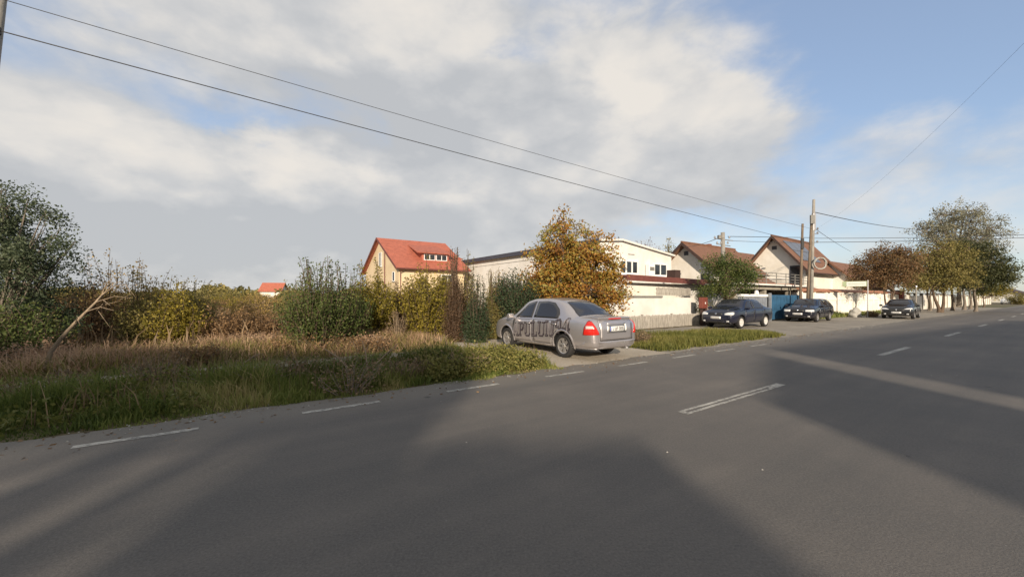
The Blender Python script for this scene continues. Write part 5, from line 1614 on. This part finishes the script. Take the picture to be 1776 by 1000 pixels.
S, T_ = area(14000, 33, 62, 10.4, 11.5, lambda s, t: rng.random(len(s)) < pn(s, t, 1.1))
blades('fence_grass', 'uneven grass along the foot of the white street fence', S, T_, .08, .38, L['grass'], .018, .5)
# leafy weeds: broad leaves in the verge, thickest in front of the silver car
def weeds():
    P, Tn = [], []
    for k in range(2600):
        s_ = rng.uniform(-9, 5.65) if k < 1700 else rng.uniform(2.9, 5.55)
        t_ = rng.uniform(6.55, 9.2) if k < 1700 else rng.uniform(6.5, 7.9)
        p = rd(s_, t_, float(ground_h(s_, t_)))
        if k < 1700 and pn(np.array([s_]), np.array([t_]), 2.1, 5)[0] < .45: continue
        hh = rng.uniform(.12, .38) * (1.15 if k >= 1700 else 1)
        m_ = 12
        u = rng.uniform(.1, 1, m_)
        q = np.stack([p.x + rng.normal(0, .06, m_), p.y + rng.normal(0, .06, m_), p.z + u * hh], 1)
        P.append(q); Tn.append(np.clip(rng.normal(rng.uniform(.2, .7) + (.25 if k >= 1700 else -.1), .12, m_), 0, 1))
    P = np.concatenate(P); Tn = np.concatenate(Tn)
    o = link('leafy_weeds', leaf_mesh('leafy_weeds', P, rng.uniform(.03, .075, len(P)), Tn, .3, .6), L['lit_grass'])
    tag(o, 'broad leaved green weeds in the verge, thickest in front of the silver car', 'weeds', None, 'stuff')
weeds()
# litter of stones and leaves at the road edge
def crumbs():
    mb = MB()
    for k in range(420):
        s_ = rng.uniform(-8, 30); t_ = 6.25 + abs(rng.normal(0, .14)) * rng.choice([-1, 1])
        if k < 14: t_ = rng.uniform(.4, 5.5); s_ = rng.uniform(1, 14)
        r = rng.uniform(.008, .024) * (.6 if k < 14 else .8)
        p = rd(s_, t_, .003)
        a = rng.uniform(0, 6)
        vs = [(p.x + r * math.cos(a + i * 1.26) * rng.uniform(.7, 1.2), p.y + r * math.sin(a + i * 1.26) * rng.uniform(.7, 1.2), p.z) for i in range(5)]
        vs.append((p.x, p.y, p.z + r * .8))
        mb.add(vs, [(i, (i + 1) % 5, 5) for i in range(5)] + [(4, 3, 2, 1, 0)])
    o = mb.build('road_grit', M['rock'])
    tag(o, 'pale grit and small stones scattered along the road edge', 'grit', None, 'stuff')
crumbs()
n = 900
S = rng.uniform(-8, 24, n); T_ = 6.15 + np.abs(rng.normal(0, .32, n)) * rng.choice([-1, .6], n)
P = np.stack([S * DX - T_ * DY, S * DY + T_ * DX, np.full(n, .006)], 1)
o = link('fallen_leaves', leaf_mesh('fallen_leaves', P, rng.uniform(.03, .075, n), rng.random(n), .0, .7), L['brown'])
o.scale = (1, 1, .35)
tag(o, 'brown fallen leaves scattered along the road edge', 'leaves', None, 'stuff')

# scrubland bushes farther back, copies of a few built ones
protos = []
for i, (lf, h, w) in enumerate([('olive', 2.2, 3.2), ('ochre', 2.0, 3.0), ('brown', 1.6, 2.6), ('dry_dark', 1.4, 2.6), ('yellow', 1.9, 2.4)]):
    b = bush('scrub_bush', 'wild bush scattered over the scrubland behind the dry grass', 'bush', 0, 0, h, w, L[lf], M['bark_brown'], 46, 60, .12, 1.0, .16, .08, group='wild bushes over the scrubland')
    protos.append(b)
cnt = 0
for k in range(64):
    px = rng.uniform(-60, 640) if k % 3 else rng.uniform(330, 560)
    Z = 23 + 75 * (k / 64.0) ** 1.25
    x, y = B(px, Z)
    i = k % 5 if Z < 40 else (0, 1, 0, 2, 1)[k % 5]
    o = protos[i] if k < 5 else copy_tree(protos[i])
    o.location = (x, y, 0); o.rotation_euler = (0, 0, rng.uniform(0, 6))
    sc_ = rng.uniform(.8, 1.1) * (1 + .18 * (Z > 45)); o.scale = (sc_ * 1.15, sc_ * 1.15, sc_)
# far wood on the horizon, one mass
def far_wood():
    P, Tn = [], []
    for k in range(520):
        px = rng.uniform(-420, 1050); Z = rng.uniform(120, 240)
        x, y = B(px, Z)
        hh = rng.uniform(3.0, 6.2) * Z / 190 * (1.0 + .25 * math.sin(px * .02) + .2 * math.sin(px * .053))
        m_ = 130
        d = unit_rand(m_) * rng.uniform(.5, 1.0, (m_, 1))
        P.append(np.array([x, y, hh * .5]) + d * np.array([rng.uniform(3, 6), 3, hh * .5]))
        Tn.append(np.clip(rng.normal(rng.uniform(.2, .8), .15, m_), 0, 1))
    P = np.concatenate(P); Tn = np.concatenate(Tn); P[:, 2] = np.maximum(P[:, 2], .2)
    o = link('far_wood', leaf_mesh('far_wood', P, rng.uniform(.8, 1.7, len(P)), Tn, 0, .7), L['olive'])
    tag(o, 'low olive woodland along the horizon behind the scrub', 'woodland', None, 'stuff')
far_wood()

# ------------------------------------------------------------------ unseen casters behind the camera, placed and shaped to throw the long shadows
tanE = math.tan(SUN_EL)
def block(name, label, x0, x1, y0, y1, h, roof='brown_roof'):
    b = thing(name, label, 'house', ((x0 + x1) / 2, (y0 + y1) / 2, 0))
    a, c = (x1 - x0) / 2, (y1 - y0) / 2
    MB().box(-a + .25, a - .25, -c + .2, c - .2, -.1, h - .42).build('wall', M['cream_wall'], b)
    MB().slab([(-a, -c, h - .25), (a, -c, h - .25), (a, c, h), (-a, c, h)], .18).build('roof', M[roof], b)
    window(b, -a * .4, a * .4, 1, 2.1, -c + .2, 2)
DB = 17.0
def hh_(r): return (DB + r) * tanE
block('narrow_caster', 'narrow unseen block behind the viewpoint, added to cast the middle road shadow', -.2, 2.05, -DB - 4, -DB, hh_(4.15))  # added out of view, its height set by the reach of the middle shadow
def lean_block(name, label, x0, x1, z0, z1, y0, y1):
    b = thing(name, label, 'house', (x0, y0, 0))
    w, d = x1 - x0, y1 - y0
    MB().prism([(0, -.1), (w, -.1), (w, z1 - .1), (0, z0 - .1)], 'y', 0, d).build('wall', M['cream_wall'], b)
    MB().slab([(0, -.2, z0), (w, -.2, z1), (w, d + .2, z1), (0, d + .2, z0)], .1).build('roof', M['brown_roof'], b)
    window(b, w * .3, w * .6, 1, 2.1, 0, 2)
lean_block('sloped_caster', 'unseen block with a sloping top behind the viewpoint, added to cast the right road shadow', 4.3, 7.5, hh_(5.6), hh_(10.4), -DB - 5, -DB)  # unseen block, top sloped to give the right shadow its slanting edge
lean_block('tall_caster', 'tall unseen block behind the viewpoint, added to shade the far right of the road', 8.45, 34, hh_(11.5), hh_(26), -DB - 7, -DB)  # unseen block added to keep the far right road in shade
tree('caster_tree', 'slim unseen tree behind the viewpoint, added to roughen the middle road shadow', 'tree', 0.35, -DB - 2, 5.0, [(0, 0, (DB + 3.9) * tanE, .7, .7, .55), (1.45, 0, (DB + 3.8) * tanE, .25, .4, .45)], L['green'], M['bark_grey'], 70, 90, .17, .12, .16)  # unseen crown added to break up the top of the middle shadow
for i, (x, y, lab) in enumerate([(-2.3, -DB - 2, 'unseen leafy tree behind the viewpoint, shaped for the left shade, nearest the middle'), (-6.6, -DB - 2, 'unseen leafy tree behind the viewpoint, shaped for the left shade, second of three'), (-11.6, -DB - 2, 'unseen leafy tree behind the viewpoint, shaped for the left shade, farthest left')]):
    zc = (DB + 2 + 7.2) * tanE  # unseen crowns set at the height that shades the left side
    tree('shade_tree', lab, 'tree', x, y, zc - 2, [(0, 0, zc, 2.3, 1.6, .72), (-1.6, 0, zc, 1.8, 1.4, .7), (1.1 if i == 0 else 2.0, 0, zc, .95 if i == 0 else 1.8, 1.4, .75)], L['green'], M['bark_grey'], 520, 90, .2, .12, .17, 'unseen shade casting trees behind the viewpoint')
block('long_caster', 'long low unseen block behind the viewpoint, added to shade the left foreground', -17, -4.35, -DB - 5, -DB, hh_(5.3))  # unseen block added to shade the left foreground below the crowns
block('side_caster', 'slim unseen block behind the viewpoint, added to shade the road left of the middle', -1.72, -.3, -DB - 3, -DB, hh_(5.6))  # unseen block added to bound the first streak of light
for x0, x1, lb in ((-2.45, -2.22, 'unseen pillar behind the viewpoint, added to split the light streaks, nearer the middle'), (-3.30, -3.02, 'unseen pillar behind the viewpoint, added to split the light streaks, farther left')):
    q = thing('caster_pillar', lb, 'pillar', (x0, -DB - .5, 0))  # unseen uprights added to leave narrow streaks of light between them
    MB().box(0, x1 - x0, 0, .5, -.1, hh_(5.4)).build('shaft', M['cream_wall'], q)
